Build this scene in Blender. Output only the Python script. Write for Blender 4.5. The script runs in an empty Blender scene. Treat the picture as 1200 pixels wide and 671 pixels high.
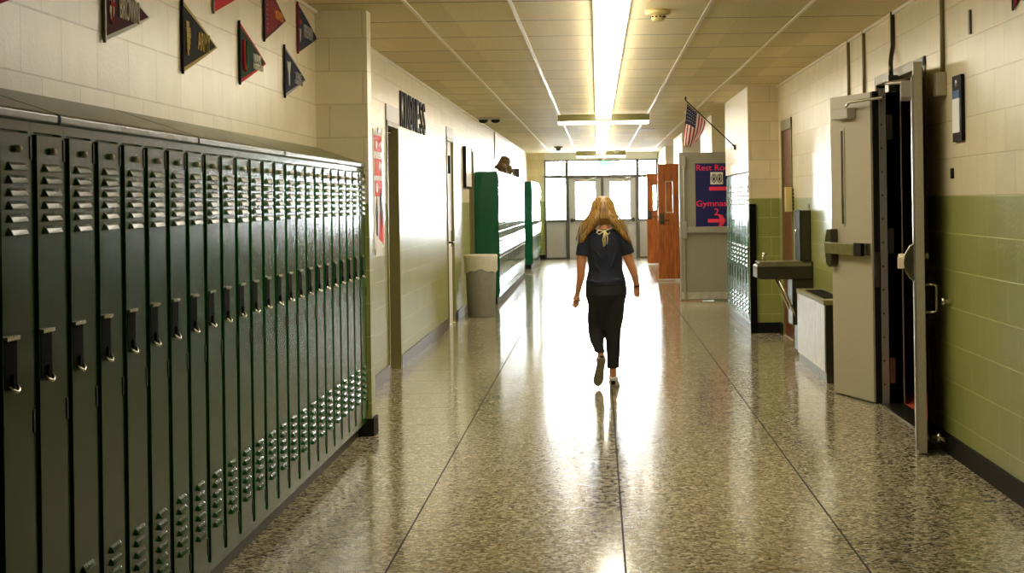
import bpy, math, random
from mathutils import Vector, Matrix
random.seed(7)
C = bpy.data.collections.new('hallway'); bpy.context.scene.collection.children.link(C)
F = 2080.0; VX, VY = 700.0, 235.0; RO = math.radians(0.8); CAMZ = 1.5
cr, sr = math.cos(RO), math.sin(RO)
def ray(x, y):
    dx, dy = x-VX, y-VY
    return (dx*cr-dy*sr)/F, (dy*cr+dx*sr)/F
def atD(x, y, d):
    a, b = ray(x, y); return Vector((a*d, d, CAMZ-b*d))
def atX(x, y, X):
    a, b = ray(x, y); d = X/a; return Vector((X, d, CAMZ-b*d))
CEIL = 2.75; XL = -1.81; XR = 2.03

# ------------------------------------------------------------ materials
def mat(name, col, rough=0.5, metal=0.0, spec=0.5, emit=None, es=0.0, noise=0.0, nscale=40.0, bump=0.0, coat=0.0):
    m = bpy.data.materials.new(name); m.use_nodes = True
    nt = m.node_tree; b = nt.nodes['Principled BSDF']
    b.inputs['Base Color'].default_value = (*col, 1); b.inputs['Roughness'].default_value = rough
    b.inputs['Metallic'].default_value = metal; b.inputs['Specular IOR Level'].default_value = spec
    b.inputs['Coat Weight'].default_value = coat
    if emit:
        b.inputs['Emission Color'].default_value = (*emit, 1); b.inputs['Emission Strength'].default_value = es
    if noise > 0 or bump > 0:
        tc = nt.nodes.new('ShaderNodeTexCoord'); n = nt.nodes.new('ShaderNodeTexNoise')
        n.inputs['Scale'].default_value = nscale; n.inputs['Detail'].default_value = 4
        nt.links.new(tc.outputs['Object'], n.inputs['Vector'])
        if noise > 0:
            r = nt.nodes.new('ShaderNodeValToRGB'); r.color_ramp.elements[0].position = .3; r.color_ramp.elements[1].position = .7
            r.color_ramp.elements[0].color = (*[c*(1-noise) for c in col], 1)
            r.color_ramp.elements[1].color = (*[min(1, c*(1+noise)) for c in col], 1)
            nt.links.new(n.outputs['Fac'], r.inputs['Fac']); nt.links.new(r.outputs['Color'], b.inputs['Base Color'])
        if bump > 0:
            bp = nt.nodes.new('ShaderNodeBump'); bp.inputs['Strength'].default_value = bump; bp.inputs['Distance'].default_value = .005
            nt.links.new(n.outputs['Fac'], bp.inputs['Height']); nt.links.new(bp.outputs['Normal'], b.inputs['Normal'])
    return m

CREAM = (.78, .68, .44); GREEN = (.30, .32, .085)
def block_mat(name, axis, row=.2143):
    m = bpy.data.materials.new(name); m.use_nodes = True
    nt = m.node_tree; N = nt.nodes.new; L = nt.links.new; b = nt.nodes['Principled BSDF']
    g = N('ShaderNodeNewGeometry'); s = N('ShaderNodeSeparateXYZ'); L(g.outputs['Position'], s.inputs[0])
    c = N('ShaderNodeCombineXYZ'); L(s.outputs[axis], c.inputs['X']); L(s.outputs['Z'], c.inputs['Y'])
    br = N('ShaderNodeTexBrick'); L(c.outputs[0], br.inputs['Vector'])
    br.inputs['Scale'].default_value = 1; br.inputs['Brick Width'].default_value = .43; br.inputs['Row Height'].default_value = row
    br.inputs['Mortar Size'].default_value = .004; br.inputs['Mortar Smooth'].default_value = .3
    br.inputs['Color1'].default_value = (1, 1, 1, 1); br.inputs['Color2'].default_value = (.9, .9, .88, 1); br.inputs['Mortar'].default_value = (.74, .72, .66, 1)
    gt = N('ShaderNodeMath'); gt.operation = 'GREATER_THAN'; L(s.outputs['Z'], gt.inputs[0]); gt.inputs[1].default_value = 1.5
    mm = N('ShaderNodeMix'); mm.data_type = 'RGBA'; L(gt.outputs[0], mm.inputs['Factor']); mm.inputs['A'].default_value = (1.5, 1.5, 1.9, 1); mm.inputs['B'].default_value = (.74, .71, .62, 1); L(mm.outputs['Result'], br.inputs['Mortar'])
    mx = N('ShaderNodeMix'); mx.data_type = 'RGBA'; L(gt.outputs[0], mx.inputs['Factor'])
    mx.inputs['A'].default_value = (*GREEN, 1); mx.inputs['B'].default_value = (*CREAM, 1)
    nz = N('ShaderNodeTexNoise'); nz.inputs['Scale'].default_value = 5; nz.inputs['Detail'].default_value = 6; L(g.outputs['Position'], nz.inputs['Vector'])
    rp = N('ShaderNodeMapRange'); rp.inputs['To Min'].default_value = .86; rp.inputs['To Max'].default_value = 1.1; L(nz.outputs['Fac'], rp.inputs['Value'])
    m1 = N('ShaderNodeMix'); m1.data_type = 'RGBA'; m1.blend_type = 'MULTIPLY'; m1.inputs['Factor'].default_value = 1
    L(mx.outputs['Result'], m1.inputs['A']); L(br.outputs['Color'], m1.inputs['B'])
    m2 = N('ShaderNodeVectorMath'); m2.operation = 'SCALE'; L(m1.outputs['Result'], m2.inputs[0]); L(rp.outputs[0], m2.inputs['Scale'])
    L(m2.outputs[0], b.inputs['Base Color'])
    n2 = N('ShaderNodeTexNoise'); n2.inputs['Scale'].default_value = 60; n2.inputs['Detail'].default_value = 5; L(g.outputs['Position'], n2.inputs['Vector'])
    ad = N('ShaderNodeMath'); ad.operation = 'MULTIPLY_ADD'; L(br.outputs['Fac'], ad.inputs[0]); ad.inputs[1].default_value = -1.5; L(n2.outputs['Fac'], ad.inputs[2])
    bp = N('ShaderNodeBump'); bp.inputs['Strength'].default_value = .35; bp.inputs['Distance'].default_value = .004
    L(ad.outputs[0], bp.inputs['Height']); L(bp.outputs['Normal'], b.inputs['Normal'])
    b.inputs['Roughness'].default_value = .3; b.inputs['Specular IOR Level'].default_value = .5
    return m
M = {}
M['wallY'] = block_mat('painted_block_side', 'Y'); M['wallX'] = block_mat('painted_block_front', 'X')
def floor_mat():
    m = bpy.data.materials.new('terrazzo'); m.use_nodes = True
    nt = m.node_tree; N = nt.nodes.new; L = nt.links.new; b = nt.nodes['Principled BSDF']
    g = N('ShaderNodeNewGeometry')
    v = N('ShaderNodeTexVoronoi'); v.inputs['Scale'].default_value = 62; L(g.outputs['Position'], v.inputs['Vector'])
    s = N('ShaderNodeSeparateXYZ'); L(v.outputs['Color'], s.inputs[0])
    r = N('ShaderNodeValToRGB'); r.color_ramp.interpolation = 'CONSTANT'; e = r.color_ramp.elements
    e[0].position = 0; e[0].color = (.035, .026, .012, 1); e[1].position = .15; e[1].color = (.19, .155, .08, 1)
    for p, c in ((.34, (.40, .345, .21, 1)), (.72, (.52, .47, .32, 1)), (.92, (.66, .60, .45, 1))):
        x = e.new(p); x.color = c
    L(s.outputs['X'], r.inputs['Fac'])
    n = N('ShaderNodeTexNoise'); n.inputs['Scale'].default_value = 140; n.inputs['Detail'].default_value = 3; L(g.outputs['Position'], n.inputs['Vector'])
    r2 = N('ShaderNodeMapRange'); r2.inputs['From Min'].default_value = .3; r2.inputs['From Max'].default_value = .7; r2.inputs['To Min'].default_value = .65; r2.inputs['To Max'].default_value = 1.3
    L(n.outputs['Fac'], r2.inputs['Value'])
    m2 = N('ShaderNodeVectorMath'); m2.operation = 'SCALE'; L(r.outputs['Color'], m2.inputs[0]); L(r2.outputs[0], m2.inputs['Scale'])
    L(m2.outputs[0], b.inputs['Base Color'])
    n3 = N('ShaderNodeTexNoise'); n3.inputs['Scale'].default_value = 1.3; n3.inputs['Detail'].default_value = 4; L(g.outputs['Position'], n3.inputs['Vector'])
    r3 = N('ShaderNodeMapRange'); r3.inputs['To Min'].default_value = .09; r3.inputs['To Max'].default_value = .16; L(n3.outputs['Fac'], r3.inputs['Value'])
    L(r3.outputs[0], b.inputs['Roughness']); b.inputs['Specular IOR Level'].default_value = .4
    bp = N('ShaderNodeBump'); bp.inputs['Strength'].default_value = .025; bp.inputs['Distance'].default_value = .01
    n4 = N('ShaderNodeTexNoise'); n4.inputs['Scale'].default_value = 4; L(g.outputs['Position'], n4.inputs['Vector'])
    L(n4.outputs['Fac'], bp.inputs['Height']); L(bp.outputs['Normal'], b.inputs['Normal'])
    return m
M['floor'] = floor_mat()
def ceil_mat():
    m = bpy.data.materials.new('ceiling_tile'); m.use_nodes = True
    nt = m.node_tree; N = nt.nodes.new; L = nt.links.new; b = nt.nodes['Principled BSDF']
    g = N('ShaderNodeNewGeometry'); s = N('ShaderNodeSeparateXYZ'); L(g.outputs['Position'], s.inputs[0])
    a = N('ShaderNodeMath'); a.operation = 'MULTIPLY_ADD'; L(s.outputs['Y'], a.inputs[0]); a.inputs[1].default_value = 1/1.18; a.inputs[2].default_value = -11.06/1.18+20
    f = N('ShaderNodeMath'); f.operation = 'FRACT'; L(a.outputs[0], f.inputs[0])
    lt = N('ShaderNodeMath'); lt.operation = 'LESS_THAN'; L(f.outputs[0], lt.inputs[0]); lt.inputs[1].default_value = .024
    w = N('ShaderNodeTexWhiteNoise'); w.noise_dimensions = '1D'; fl = N('ShaderNodeMath'); fl.operation = 'FLOOR'; L(a.outputs[0], fl.inputs[0])
    fx = N('ShaderNodeMath'); fx.operation = 'MULTIPLY_ADD'; L(s.outputs['X'], fx.inputs[0]); fx.inputs[1].default_value = 1/.65; fx.inputs[2].default_value = 10.48
    f2 = N('ShaderNodeMath'); f2.operation = 'FLOOR'; L(fx.outputs[0], f2.inputs[0])
    ad = N('ShaderNodeMath'); ad.operation = 'MULTIPLY_ADD'; L(f2.outputs[0], ad.inputs[0]); ad.inputs[1].default_value = 37.3; L(fl.outputs[0], ad.inputs[2])
    L(ad.outputs[0], w.inputs['W'])
    n = N('ShaderNodeTexNoise'); n.inputs['Scale'].default_value = 55; n.inputs['Detail'].default_value = 6; L(g.outputs['Position'], n.inputs['Vector'])
    r = N('ShaderNodeMapRange'); r.inputs['From Min'].default_value = .3; r.inputs['From Max'].default_value = .7; r.inputs['To Min'].default_value = .85; r.inputs['To Max'].default_value = 1.08; L(n.outputs['Fac'], r.inputs['Value'])
    r2 = N('ShaderNodeMapRange'); r2.inputs['To Min'].default_value = .88; r2.inputs['To Max'].default_value = 1.05; L(w.outputs['Value'], r2.inputs['Value'])
    mu = N('ShaderNodeMath'); mu.operation = 'MULTIPLY'; L(r.outputs[0], mu.inputs[0]); L(r2.outputs[0], mu.inputs[1])
    sc = N('ShaderNodeVectorMath'); sc.operation = 'SCALE'; sc.inputs[0].default_value = (.74, .63, .36); L(mu.outputs[0], sc.inputs['Scale'])
    mx = N('ShaderNodeMix'); mx.data_type = 'RGBA'; L(lt.outputs[0], mx.inputs['Factor']); L(sc.outputs[0], mx.inputs['A']); mx.inputs['B'].default_value = (.03, .022, .008, 1)
    L(mx.outputs['Result'], b.inputs['Base Color']); b.inputs['Roughness'].default_value = .55
    bp = N('ShaderNodeBump'); bp.inputs['Strength'].default_value = .3; bp.inputs['Distance'].default_value = .004; L(n.outputs['Fac'], bp.inputs['Height']); L(bp.outputs['Normal'], b.inputs['Normal'])
    return m
M['ceil'] = ceil_mat()
M['tbar'] = mat('tbar_metal', (.8, .74, .62), .3, .3)
M['locker'] = mat('locker_green', (.012, .074, .019), .2, 0, .10, noise=.12, nscale=9)
M['locker_far'] = mat('locker_teal', (.012, .11, .055), .09, 0, .6, noise=.1, nscale=9)
M['plinth'] = mat('plinth_grey', (.06, .05, .03), .45, 0, .3, noise=.25, nscale=12)
M['louvre'] = mat('locker_louvre', (.07, .13, .06), .25, 0, .4)
M['chrome'] = mat('chrome', (.75, .68, .58), .18, 1)
M['steel'] = mat('steel', (.42, .39, .30), .28, 1, noise=.1, nscale=20)
M['steel_dark'] = mat('steel_dark', (.09, .085, .06), .3, .9)
M['steel_bright'] = mat('brushed_panel', (.62, .58, .50), .3, .6, noise=.15, nscale=9)
M['black'] = mat('black_rubber', (.006, .005, .004), .6, 0, .2)
M['black_matte'] = mat('black_matte', (.004, .004, .004), .9, 0, .1)
M['knob'] = mat('knob_cream', (.9, .76, .58), .4)
M['beige_door'] = mat('beige_steel_door', (.40, .36, .25), .42, 0, .5, noise=.06, nscale=60)
M['grey_door'] = mat('grey_steel_door', (.30, .28, .21), .4, 0, .5, noise=.08, nscale=60)
M['alu'] = mat('aluminium', (.46, .43, .36), .32, .6)
M['frame_dark'] = mat('dark_bronze_frame', (.07, .065, .055), .4, .3)
M['far_door'] = mat('grey_door_panel', (.33, .31, .30), .5, noise=.08, nscale=50)
M['olive'] = mat('olive_frame', (.20, .18, .06), .4)
M['dark_wood'] = mat('dark_wood', (.045, .02, .008), .4, noise=.3, nscale=6)
M['wood'] = None
def wood_mat():
    m = bpy.data.materials.new('orange_wood'); m.use_nodes = True
    nt = m.node_tree; N = nt.nodes.new; L = nt.links.new; b = nt.nodes['Principled BSDF']
    t = N('ShaderNodeTexCoord'); mp = N('ShaderNodeMapping'); mp.inputs['Scale'].default_value = (14, 14, 1.2); L(t.outputs['Object'], mp.inputs[0])
    n = N('ShaderNodeTexNoise'); n.inputs['Scale'].default_value = 2; n.inputs['Detail'].default_value = 6; L(mp.outputs[0], n.inputs['Vector'])
    r = N('ShaderNodeValToRGB'); r.color_ramp.elements[0].color = (.26, .055, .006, 1); r.color_ramp.elements[1].color = (.52, .15, .014, 1)
    r.color_ramp.elements[0].position = .35; r.color_ramp.elements[1].position = .7
    L(n.outputs['Fac'], r.inputs['Fac']); L(r.outputs['Color'], b.inputs['Base Color']); b.inputs['Roughness'].default_value = .35
    return m
M['wood'] = wood_mat()
M['red_wood'] = mat('red_brown_wood', (.12, .022, .008), .35, noise=.3, nscale=8)
M['white'] = mat('white_paint', (.82, .8, .76), .45)
M['paper'] = mat('white_paper', (.85, .84, .82), .7)
M['red'] = mat('red_print', (.75, .05, .03), .6)
M['cream_plastic'] = mat('cream_plastic', (.62, .5, .2), .4)
M['grey_plastic'] = mat('grey_bin_plastic', (.25, .235, .19), .5, noise=.1, nscale=30)
M['liner'] = mat('bin_liner', (.66, .62, .50), .35, noise=.06, nscale=20)
M['light'] = mat('tube_lens', (1, 1, 1), .4, emit=(1, .91, .74), es=19)
M['fixture'] = mat('fixture_body', (.5, .44, .3), .45)
M['exit'] = mat('exit_green', (.02, .3, .1), .4, emit=(.9, 1, .92), es=1.0)
M['exit_white'] = mat('exit_face', (.1, .5, .2), .4, emit=(.10, .62, .24), es=.8)
M['glass'] = None
def glass_mat():
    m = bpy.data.materials.new('clear_glass'); m.use_nodes = True
    nt = m.node_tree; nt.nodes.clear(); N = nt.nodes.new; L = nt.links.new
    o = N('ShaderNodeOutputMaterial'); t = N('ShaderNodeBsdfTransparent'); t.inputs[0].default_value = (.96, .98, .97, 1)
    g = N('ShaderNodeBsdfGlossy'); g.inputs['Roughness'].default_value = .02; f = N('ShaderNodeFresnel'); f.inputs[0].default_value = 1.3
    x = N('ShaderNodeMixShader'); L(f.outputs[0], x.inputs[0]); L(t.outputs[0], x.inputs[1]); L(g.outputs[0], x.inputs[2]); L(x.outputs[0], o.inputs[0])
    return m
M['glass'] = glass_mat()
M['navy'] = mat('sign_navy', (.006, .008, .10), .35)
M['pink'] = mat('sign_pink', (.90, .03, .10), .5)
M['maroon'] = mat('felt_maroon', (.075, .004, .006), .9); M['felt_black'] = mat('felt_black', (.008, .007, .009), .9)
M['gold'] = mat('felt_gold', (.42, .30, .06), .8); M['felt_white'] = mat('felt_white', (.72, .68, .55), .8)
M['felt_green'] = mat('felt_green', (.006, .03, .012), .9); M['felt_red'] = mat('felt_red', (.5, .012, .02), .9)
M['crimson'] = mat('felt_crimson', (.20, .006, .012), .9); M['felt_navy'] = mat('felt_navy', (.008, .008, .035), .9)
M['felt_grey'] = mat('felt_grey', (.35, .34, .33), .9); M['orange'] = mat('felt_orange', (.75, .28, .06), .8); M['u_green'] = mat('felt_u_green', (.01, .10, .04), .8)
M['skin'] = mat('skin', (.62, .27, .12), .5); M['tee'] = mat('tee_navy', (.010, .014, .03), .8, noise=.3, nscale=60, bump=.3)
M['leggings'] = mat('leggings_charcoal', (.009, .009, .010), .85, noise=.4, nscale=120, bump=.4)
M['cord'] = mat('cord_cream', (.68, .58, .3), .6); M['shoe'] = mat('shoe_white', (.6, .56, .45), .5); M['sole'] = mat('sole_grey', (.22, .19, .11), .7, noise=.3, nscale=80, bump=.5)
M['sock'] = mat('sock_white', (.75, .72, .68), .8)
def hair_mat():
    m = bpy.data.materials.new('blonde_hair'); m.use_nodes = True
    nt = m.node_tree; N = nt.nodes.new; L = nt.links.new; b = nt.nodes['Principled BSDF']
    t = N('ShaderNodeTexCoord'); mp = N('ShaderNodeMapping'); mp.inputs['Scale'].default_value = (90, 90, 3); L(t.outputs['Object'], mp.inputs[0])
    n = N('ShaderNodeTexNoise'); n.inputs['Scale'].default_value = 1; n.inputs['Detail'].default_value = 5; L(mp.outputs[0], n.inputs['Vector'])
    r = N('ShaderNodeValToRGB'); r.color_ramp.elements[0].color = (.13, .065, .010, 1); r.color_ramp.elements[1].color = (.52, .30, .07, 1)
    r.color_ramp.elements[0].position = .33; r.color_ramp.elements[1].position = .68
    L(n.outputs['Fac'], r.inputs['Fac']); L(r.outputs['Color'], b.inputs['Base Color']); b.inputs['Roughness'].default_value = .38
    bp = N('ShaderNodeBump'); bp.inputs['Strength'].default_value = .7; bp.inputs['Distance'].default_value = .004; L(n.outputs['Fac'], bp.inputs['Height']); L(bp.outputs['Normal'], b.inputs['Normal'])
    return m
M['hair'] = hair_mat()
M['flag_red'] = mat('flag_red', (.42, .01, .02), .7); M['flag_white'] = mat('flag_white', (.8, .76, .7), .7); M['flag_blue'] = mat('flag_blue', (.012, .014, .07), .7)
M['mat_red'] = mat('red_mat', (.5, .06, .02), .8)
M['concrete'] = mat('concrete', (.62, .62, .6), .8, noise=.1, nscale=3)
M['plaque_blue'] = mat('plaque_blue', (.02, .09, .3), .4)
M['brown'] = mat('brown_figure', (.14, .09, .03), .6, noise=.4, nscale=30)
M['conduit'] = mat('conduit_paint', (.22, .18, .07), .4)
M['plate'] = mat('grey_room_plate', (.42, .38, .32), .4)
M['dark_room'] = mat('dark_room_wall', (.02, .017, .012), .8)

# ------------------------------------------------------------ mesh builder
class MB:
    def __init__(s): s.v = []; s.f = []; s.m = []; s.sm = []
    def add(s, vs, fs, mi=0, smooth=False):
        n = len(s.v); s.v += [tuple(v) for v in vs]
        for f in fs: s.f.append(tuple(i+n for i in f)); s.m.append(mi); s.sm.append(smooth)
        return s
    def box(s, a, b, mi=0):
        x0, x1 = sorted((a[0], b[0])); y0, y1 = sorted((a[1], b[1])); z0, z1 = sorted((a[2], b[2]))
        return s.add([(x0,y0,z0),(x1,y0,z0),(x1,y1,z0),(x0,y1,z0),(x0,y0,z1),(x1,y0,z1),(x1,y1,z1),(x0,y1,z1)],
              [(0,3,2,1),(4,5,6,7),(0,1,5,4),(1,2,6,5),(2,3,7,6),(3,0,4,7)], mi)
    def prism(s, poly, axis, a, b, mi=0):
        """poly 2D points, extruded along axis (0 x,1 y,2 z) from a to b"""
        def p(u, v, w):
            return {0: (w,u,v), 1: (u,w,v), 2: (u,v,w)}[axis]
        n = len(poly); vs = [p(u,v,a) for u,v in poly]+[p(u,v,b) for u,v in poly]
        fs = [tuple(range(n-1,-1,-1)), tuple(range(n,2*n))]+[(i,(i+1)%n,n+(i+1)%n,n+i) for i in range(n)]
        return s.add(vs, fs, mi)
    def tube(s, pts, r, n=10, mi=0, caps=True):
        pts = [Vector(p) for p in pts]; rs = r if isinstance(r, (list, tuple)) else [r]*len(pts)
        t0 = (pts[1]-pts[0]).normalized(); up = Vector((0,0,1)) if abs(t0.z) < .9 else Vector((1,0,0))
        u = t0.cross(up).normalized(); vs = []
        for i, p in enumerate(pts):
            t = (pts[min(i+1,len(pts)-1)]-pts[max(i-1,0)]).normalized()
            u = (u-t*u.dot(t)).normalized(); w = t.cross(u)
            for k in range(n):
                a = 2*math.pi*k/n; vs.append(p+(u*math.cos(a)+w*math.sin(a))*rs[i])
        fs = [(i*n+k, i*n+(k+1)%n, (i+1)*n+(k+1)%n, (i+1)*n+k) for i in range(len(pts)-1) for k in range(n)]
        if caps: fs += [tuple(range(n-1,-1,-1)), tuple((len(pts)-1)*n+k for k in range(n))]
        return s.add(vs, fs, mi, True)
    def loft(s, rings, n=20, mi=0, power=1.0):
        """rings: (cx,cy,cz,rx,ry) horizontal ellipses"""
        vs = []
        for cx, cy, cz, rx, ry in rings:
            for k in range(n):
                a = 2*math.pi*k/n; c, q = math.cos(a), math.sin(a)
                vs.append((cx+rx*math.copysign(abs(c)**power, c), cy+ry*math.copysign(abs(q)**power, q), cz))
        m = len(rings)
        fs = [(i*n+k, i*n+(k+1)%n, (i+1)*n+(k+1)%n, (i+1)*n+k) for i in range(m-1) for k in range(n)]
        fs += [tuple(range(n-1,-1,-1)), tuple((m-1)*n+k for k in range(n))]
        return s.add(vs, fs, mi, True)
    def sphere(s, c, r, mi=0, n=14, mseg=8):
        rx, ry, rz = r if isinstance(r, (tuple, list)) else (r, r, r)
        rings = []
        for i in range(mseg+1):
            a = math.pi*i/mseg; q = max(math.sin(a), .02)
            rings.append((c[0], c[1], c[2]-rz*math.cos(a), rx*q, ry*q))
        return s.loft(rings, n, mi)
    def obj(s, name, mats, parent=None, bevel=0, remesh=0, smooth_it=0):
        me = bpy.data.meshes.new(name); me.from_pydata(s.v, [], s.f)
        for m in (mats if isinstance(mats, (list, tuple)) else [mats]): me.materials.append(m)
        for i, p in enumerate(me.polygons): p.material_index = s.m[i]; p.use_smooth = s.sm[i]
        o = bpy.data.objects.new(name, me); C.objects.link(o)
        import bmesh
        bm = bmesh.new(); bm.from_mesh(me); bmesh.ops.recalc_face_normals(bm, faces=bm.faces); bm.to_mesh(me); bm.free()
        if parent: o.parent = parent
        if bevel:
            b = o.modifiers.new('b', 'BEVEL'); b.width = bevel; b.segments = 2; b.limit_method = 'ANGLE'
        if remesh:
            r = o.modifiers.new('r', 'REMESH'); r.mode = 'VOXEL'; r.voxel_size = remesh; r.use_smooth_shade = True
            if smooth_it:
                q = o.modifiers.new('s', 'SMOOTH'); q.factor = .5; q.iterations = smooth_it
        return o
def tag(o, label, cat, group=None):
    o['label'] = label; o['category'] = cat
    if group: o['group'] = group
    return o
def thing(name, label, cat, loc=(0,0,0), rotz=0, group=None):
    o = bpy.data.objects.new(name, None); C.objects.link(o); o.empty_display_size = .1
    o.location = loc; o.rotation_euler = (0,0,rotz)
    return tag(o, label, cat, group)
def struct(mb, name, mats, **k):
    o = mb.obj(name, mats, **k); o['kind'] = 'structure'; return o
def copy_tree(o, parent=None):
    c = o.copy(); C.objects.link(c)
    if parent: c.parent = parent
    for ch in list(o.children): copy_tree(ch, c)
    return c
def text_mesh(txt, size_w, size_h, depth=.002, off=.008):
    """mesh data of a text fitted into size_w x size_h, origin bottom-left"""
    cu = bpy.data.curves.new('t', 'FONT'); cu.body = txt; cu.extrude = .5; cu.offset = off
    to = bpy.data.objects.new('t', cu); C.objects.link(to)
    dg = bpy.context.evaluated_depsgraph_get(); dg.update()
    me = bpy.data.meshes.new_from_object(to.evaluated_get(dg))
    bpy.data.objects.remove(to); bpy.data.curves.remove(cu)
    xs = [v.co.x for v in me.vertices]; ys = [v.co.y for v in me.vertices]
    x0, x1, y0, y1 = min(xs), max(xs), min(ys), max(ys)
    for v in me.vertices:
        v.co = ((v.co.x-x0)/(x1-x0)*size_w, (v.co.y-y0)/(y1-y0)*size_h, v.co.z*2*depth)
    return me
def place_text(txt, origin, ux, uy, w, h, material, name, parent=None, depth=.002):
    """origin bottom-left corner in parent's space; ux, uy unit directions baked in the mesh"""
    me = text_mesh(txt, w, h, depth); ux = Vector(ux); uy = Vector(uy); un = ux.cross(uy); o0 = Vector(origin)
    for v in me.vertices: v.co = o0+ux*v.co.x+uy*v.co.y+un*v.co.z
    me.materials.clear(); me.materials.append(material); me.name = name
    o = bpy.data.objects.new(name, me); C.objects.link(o)
    if parent: o.parent = parent
    return o
ORD = ['first','second','third','fourth','fifth','sixth','seventh','eighth','ninth','tenth','eleventh','twelfth','thirteenth','fourteenth','fifteenth','sixteenth','seventeenth','eighteenth','nineteenth','twentieth','twenty-first','twenty-second','twenty-third','twenty-fourth','twenty-fifth','twenty-sixth']

# ------------------------------------------------------------ setting
DB = -3.0; DF = 46.0
struct(MB().box((-2.6, DB-.2, -.1), (3.6, DF+.1, 0)), 'floor', M['floor'])
jt = MB()
for x in (-.883, .094, 1.071): jt.box((x-.0042, DB, -.002), (x+.0042, DF, .0008))
struct(jt, 'trim_1', mat('joint_dark', (.018, .014, .008), .7, 0, .1))
jt = MB(); k = 0.3
while k < DF:
    jt.box((XL, k-.0015, -.002), (XR, k+.0015, .0006)); k += .977
struct(jt, 'trim_2', mat('joint_faint', (.2, .17, .1), .35))
struct(MB().box((-2.6, DB-.2, CEIL), (3.6, DF+.1, CEIL+.1)), 'ceiling', M['ceil'])
tb = MB()
for x in (-1.177, -.527, .741, 1.39): tb.box((x-.012, DB, CEIL-.006), (x+.012, DF, CEIL+.01))
struct(tb, 'trim_3', M['tbar'])
wa = MB()   # wall angle at ceiling edges
wa.box((XL, DB, CEIL-.02), (XL+.02, DF, CEIL+.01)); wa.box((XR-.02, DB, CEIL-.02), (XR, 19.8, CEIL+.01))
struct(wa, 'trim_4', M['tbar'])
struct(MB().box((-2.6, DB-.2, 0), (3.6, DB, CEIL)), 'wall_back_light_block', M['dark_room'])  # unseen wall added to block world light from behind, near-black against bounce

# left wall with openings
D1 = (15.25, 16.15, 2.22); D2 = (21.35, 22.3, 2.3); D3 = (25.1, 25.95, 2.28); D4 = (36.4, 37.4, 2.15)
w = MB(); y = DB
for a, b, h in (D1, D2, D3, D4):
    w.box((XL-.3, y, 0), (XL, a, CEIL)); w.box((XL-.3, a, h), (XL, b, CEIL)); y = b
w.box((XL-.3, y, 0), (XL, DF+.1, CEIL))
struct(w, 'wall_left', M['wallY'])
struct(MB().box((XL-.02, 11.46, 0), (-1.475, 11.66, CEIL)), 'wall_fin', [M['wallX']])
struct(MB().box((XL, 11.445, 0), (-1.46, 11.675, .115)), 'baseboard_fin', M['black'])
bb = MB(); y = 11.67
for a, b, h in (D1, D2, D3):
    bb.box((XL, y, 0), (XL+.012, a-.04, .115)); y = b+.04
bb.box((XL, 35.3, 0), (XL+.012, 36.3, .115)); bb.box((XL, 45.5, 0), (XL+.012, DF, .115))
struct(bb, 'baseboard_left', mat('baseboard_black', (.012, .009, .014), .3))

# doors on left wall
def left_door(n, a, b, h, leafmat, rec, framemat, head=.1, fw=.045):
    t = MB()
    t.box((XL-.28, a, 0), (XL+.012, a+fw, h)); t.box((XL-.28, b-fw, 0), (XL+.012, b, h)); t.box((XL-.28, a, h-fw), (XL+.012, b, h))
    fr = struct(t, 'door_%d' % n, framemat)
    lf = MB().box((XL-rec-.045, a+fw, .008), (XL-rec, b-fw, h-fw)).obj('leaf', leafmat, fr)
    return fr, lf
f1, l1 = left_door(1, *D1, M['dark_wood'], .2, M['olive'])
MB().box((XL-.2, D1[0]+.3, 2.06), (XL-.14, D1[0]+.58, 2.12)).tube([(XL-.15, D1[0]+.5, 2.11), (XL-.04, D1[0]+.6, 2.13), (XL-.1, D1[0]+.85, 2.14)], .009).obj('door_closer', M['chrome'], l1)
MB().box((XL-.0, D1[0]-.02, 2.22), (XL+.01, D1[1]+.01, 2.36)).obj('head_panel', M['plate'], f1)
f2, l2 = left_door(2, *D2, M['white'], .02, M['olive'])
MB().tube([(XL-.02, D2[0]+.1, 1.02), (XL+.05, D2[0]+.1, 1.02)], .014).tube([(XL+.05, D2[0]+.1, 1.02), (XL+.055, D2[0]+.23, 1.02)], .011).obj('lever_handle', M['steel_dark'], l2)
MB().box((XL-.02, D2[1]-.16, .95), (XL-.012, D2[1]-.1, 1.15)).obj('push_plate', M['steel_dark'], l2)
MB().box((XL, D2[0], 2.3), (XL+.01, D2[1], 2.42)).obj('head_panel', M['plate'], f2)
f3, l3 = left_door(3, *D3, M['dark_wood'], .16, M['olive'])
MB().tube([(XL-.17, D3[0]+.1, 1.02), (XL-.1, D3[0]+.1, 1.02), (XL-.1, D3[0]+.22, 1.02)], .011).obj('lever_handle', M['steel'], l3)
f4, l4 = left_door(4, *D4, M['white'], .05, M['white'])
MB().tube([(XL-.05, D4[1]-.15, 1.02), (XL+.02, D4[1]-.15, 1.02), (XL+.02, D4[1]-.3, 1.02)], .014).obj('lever_handle', M['chrome'], l4)

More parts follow.
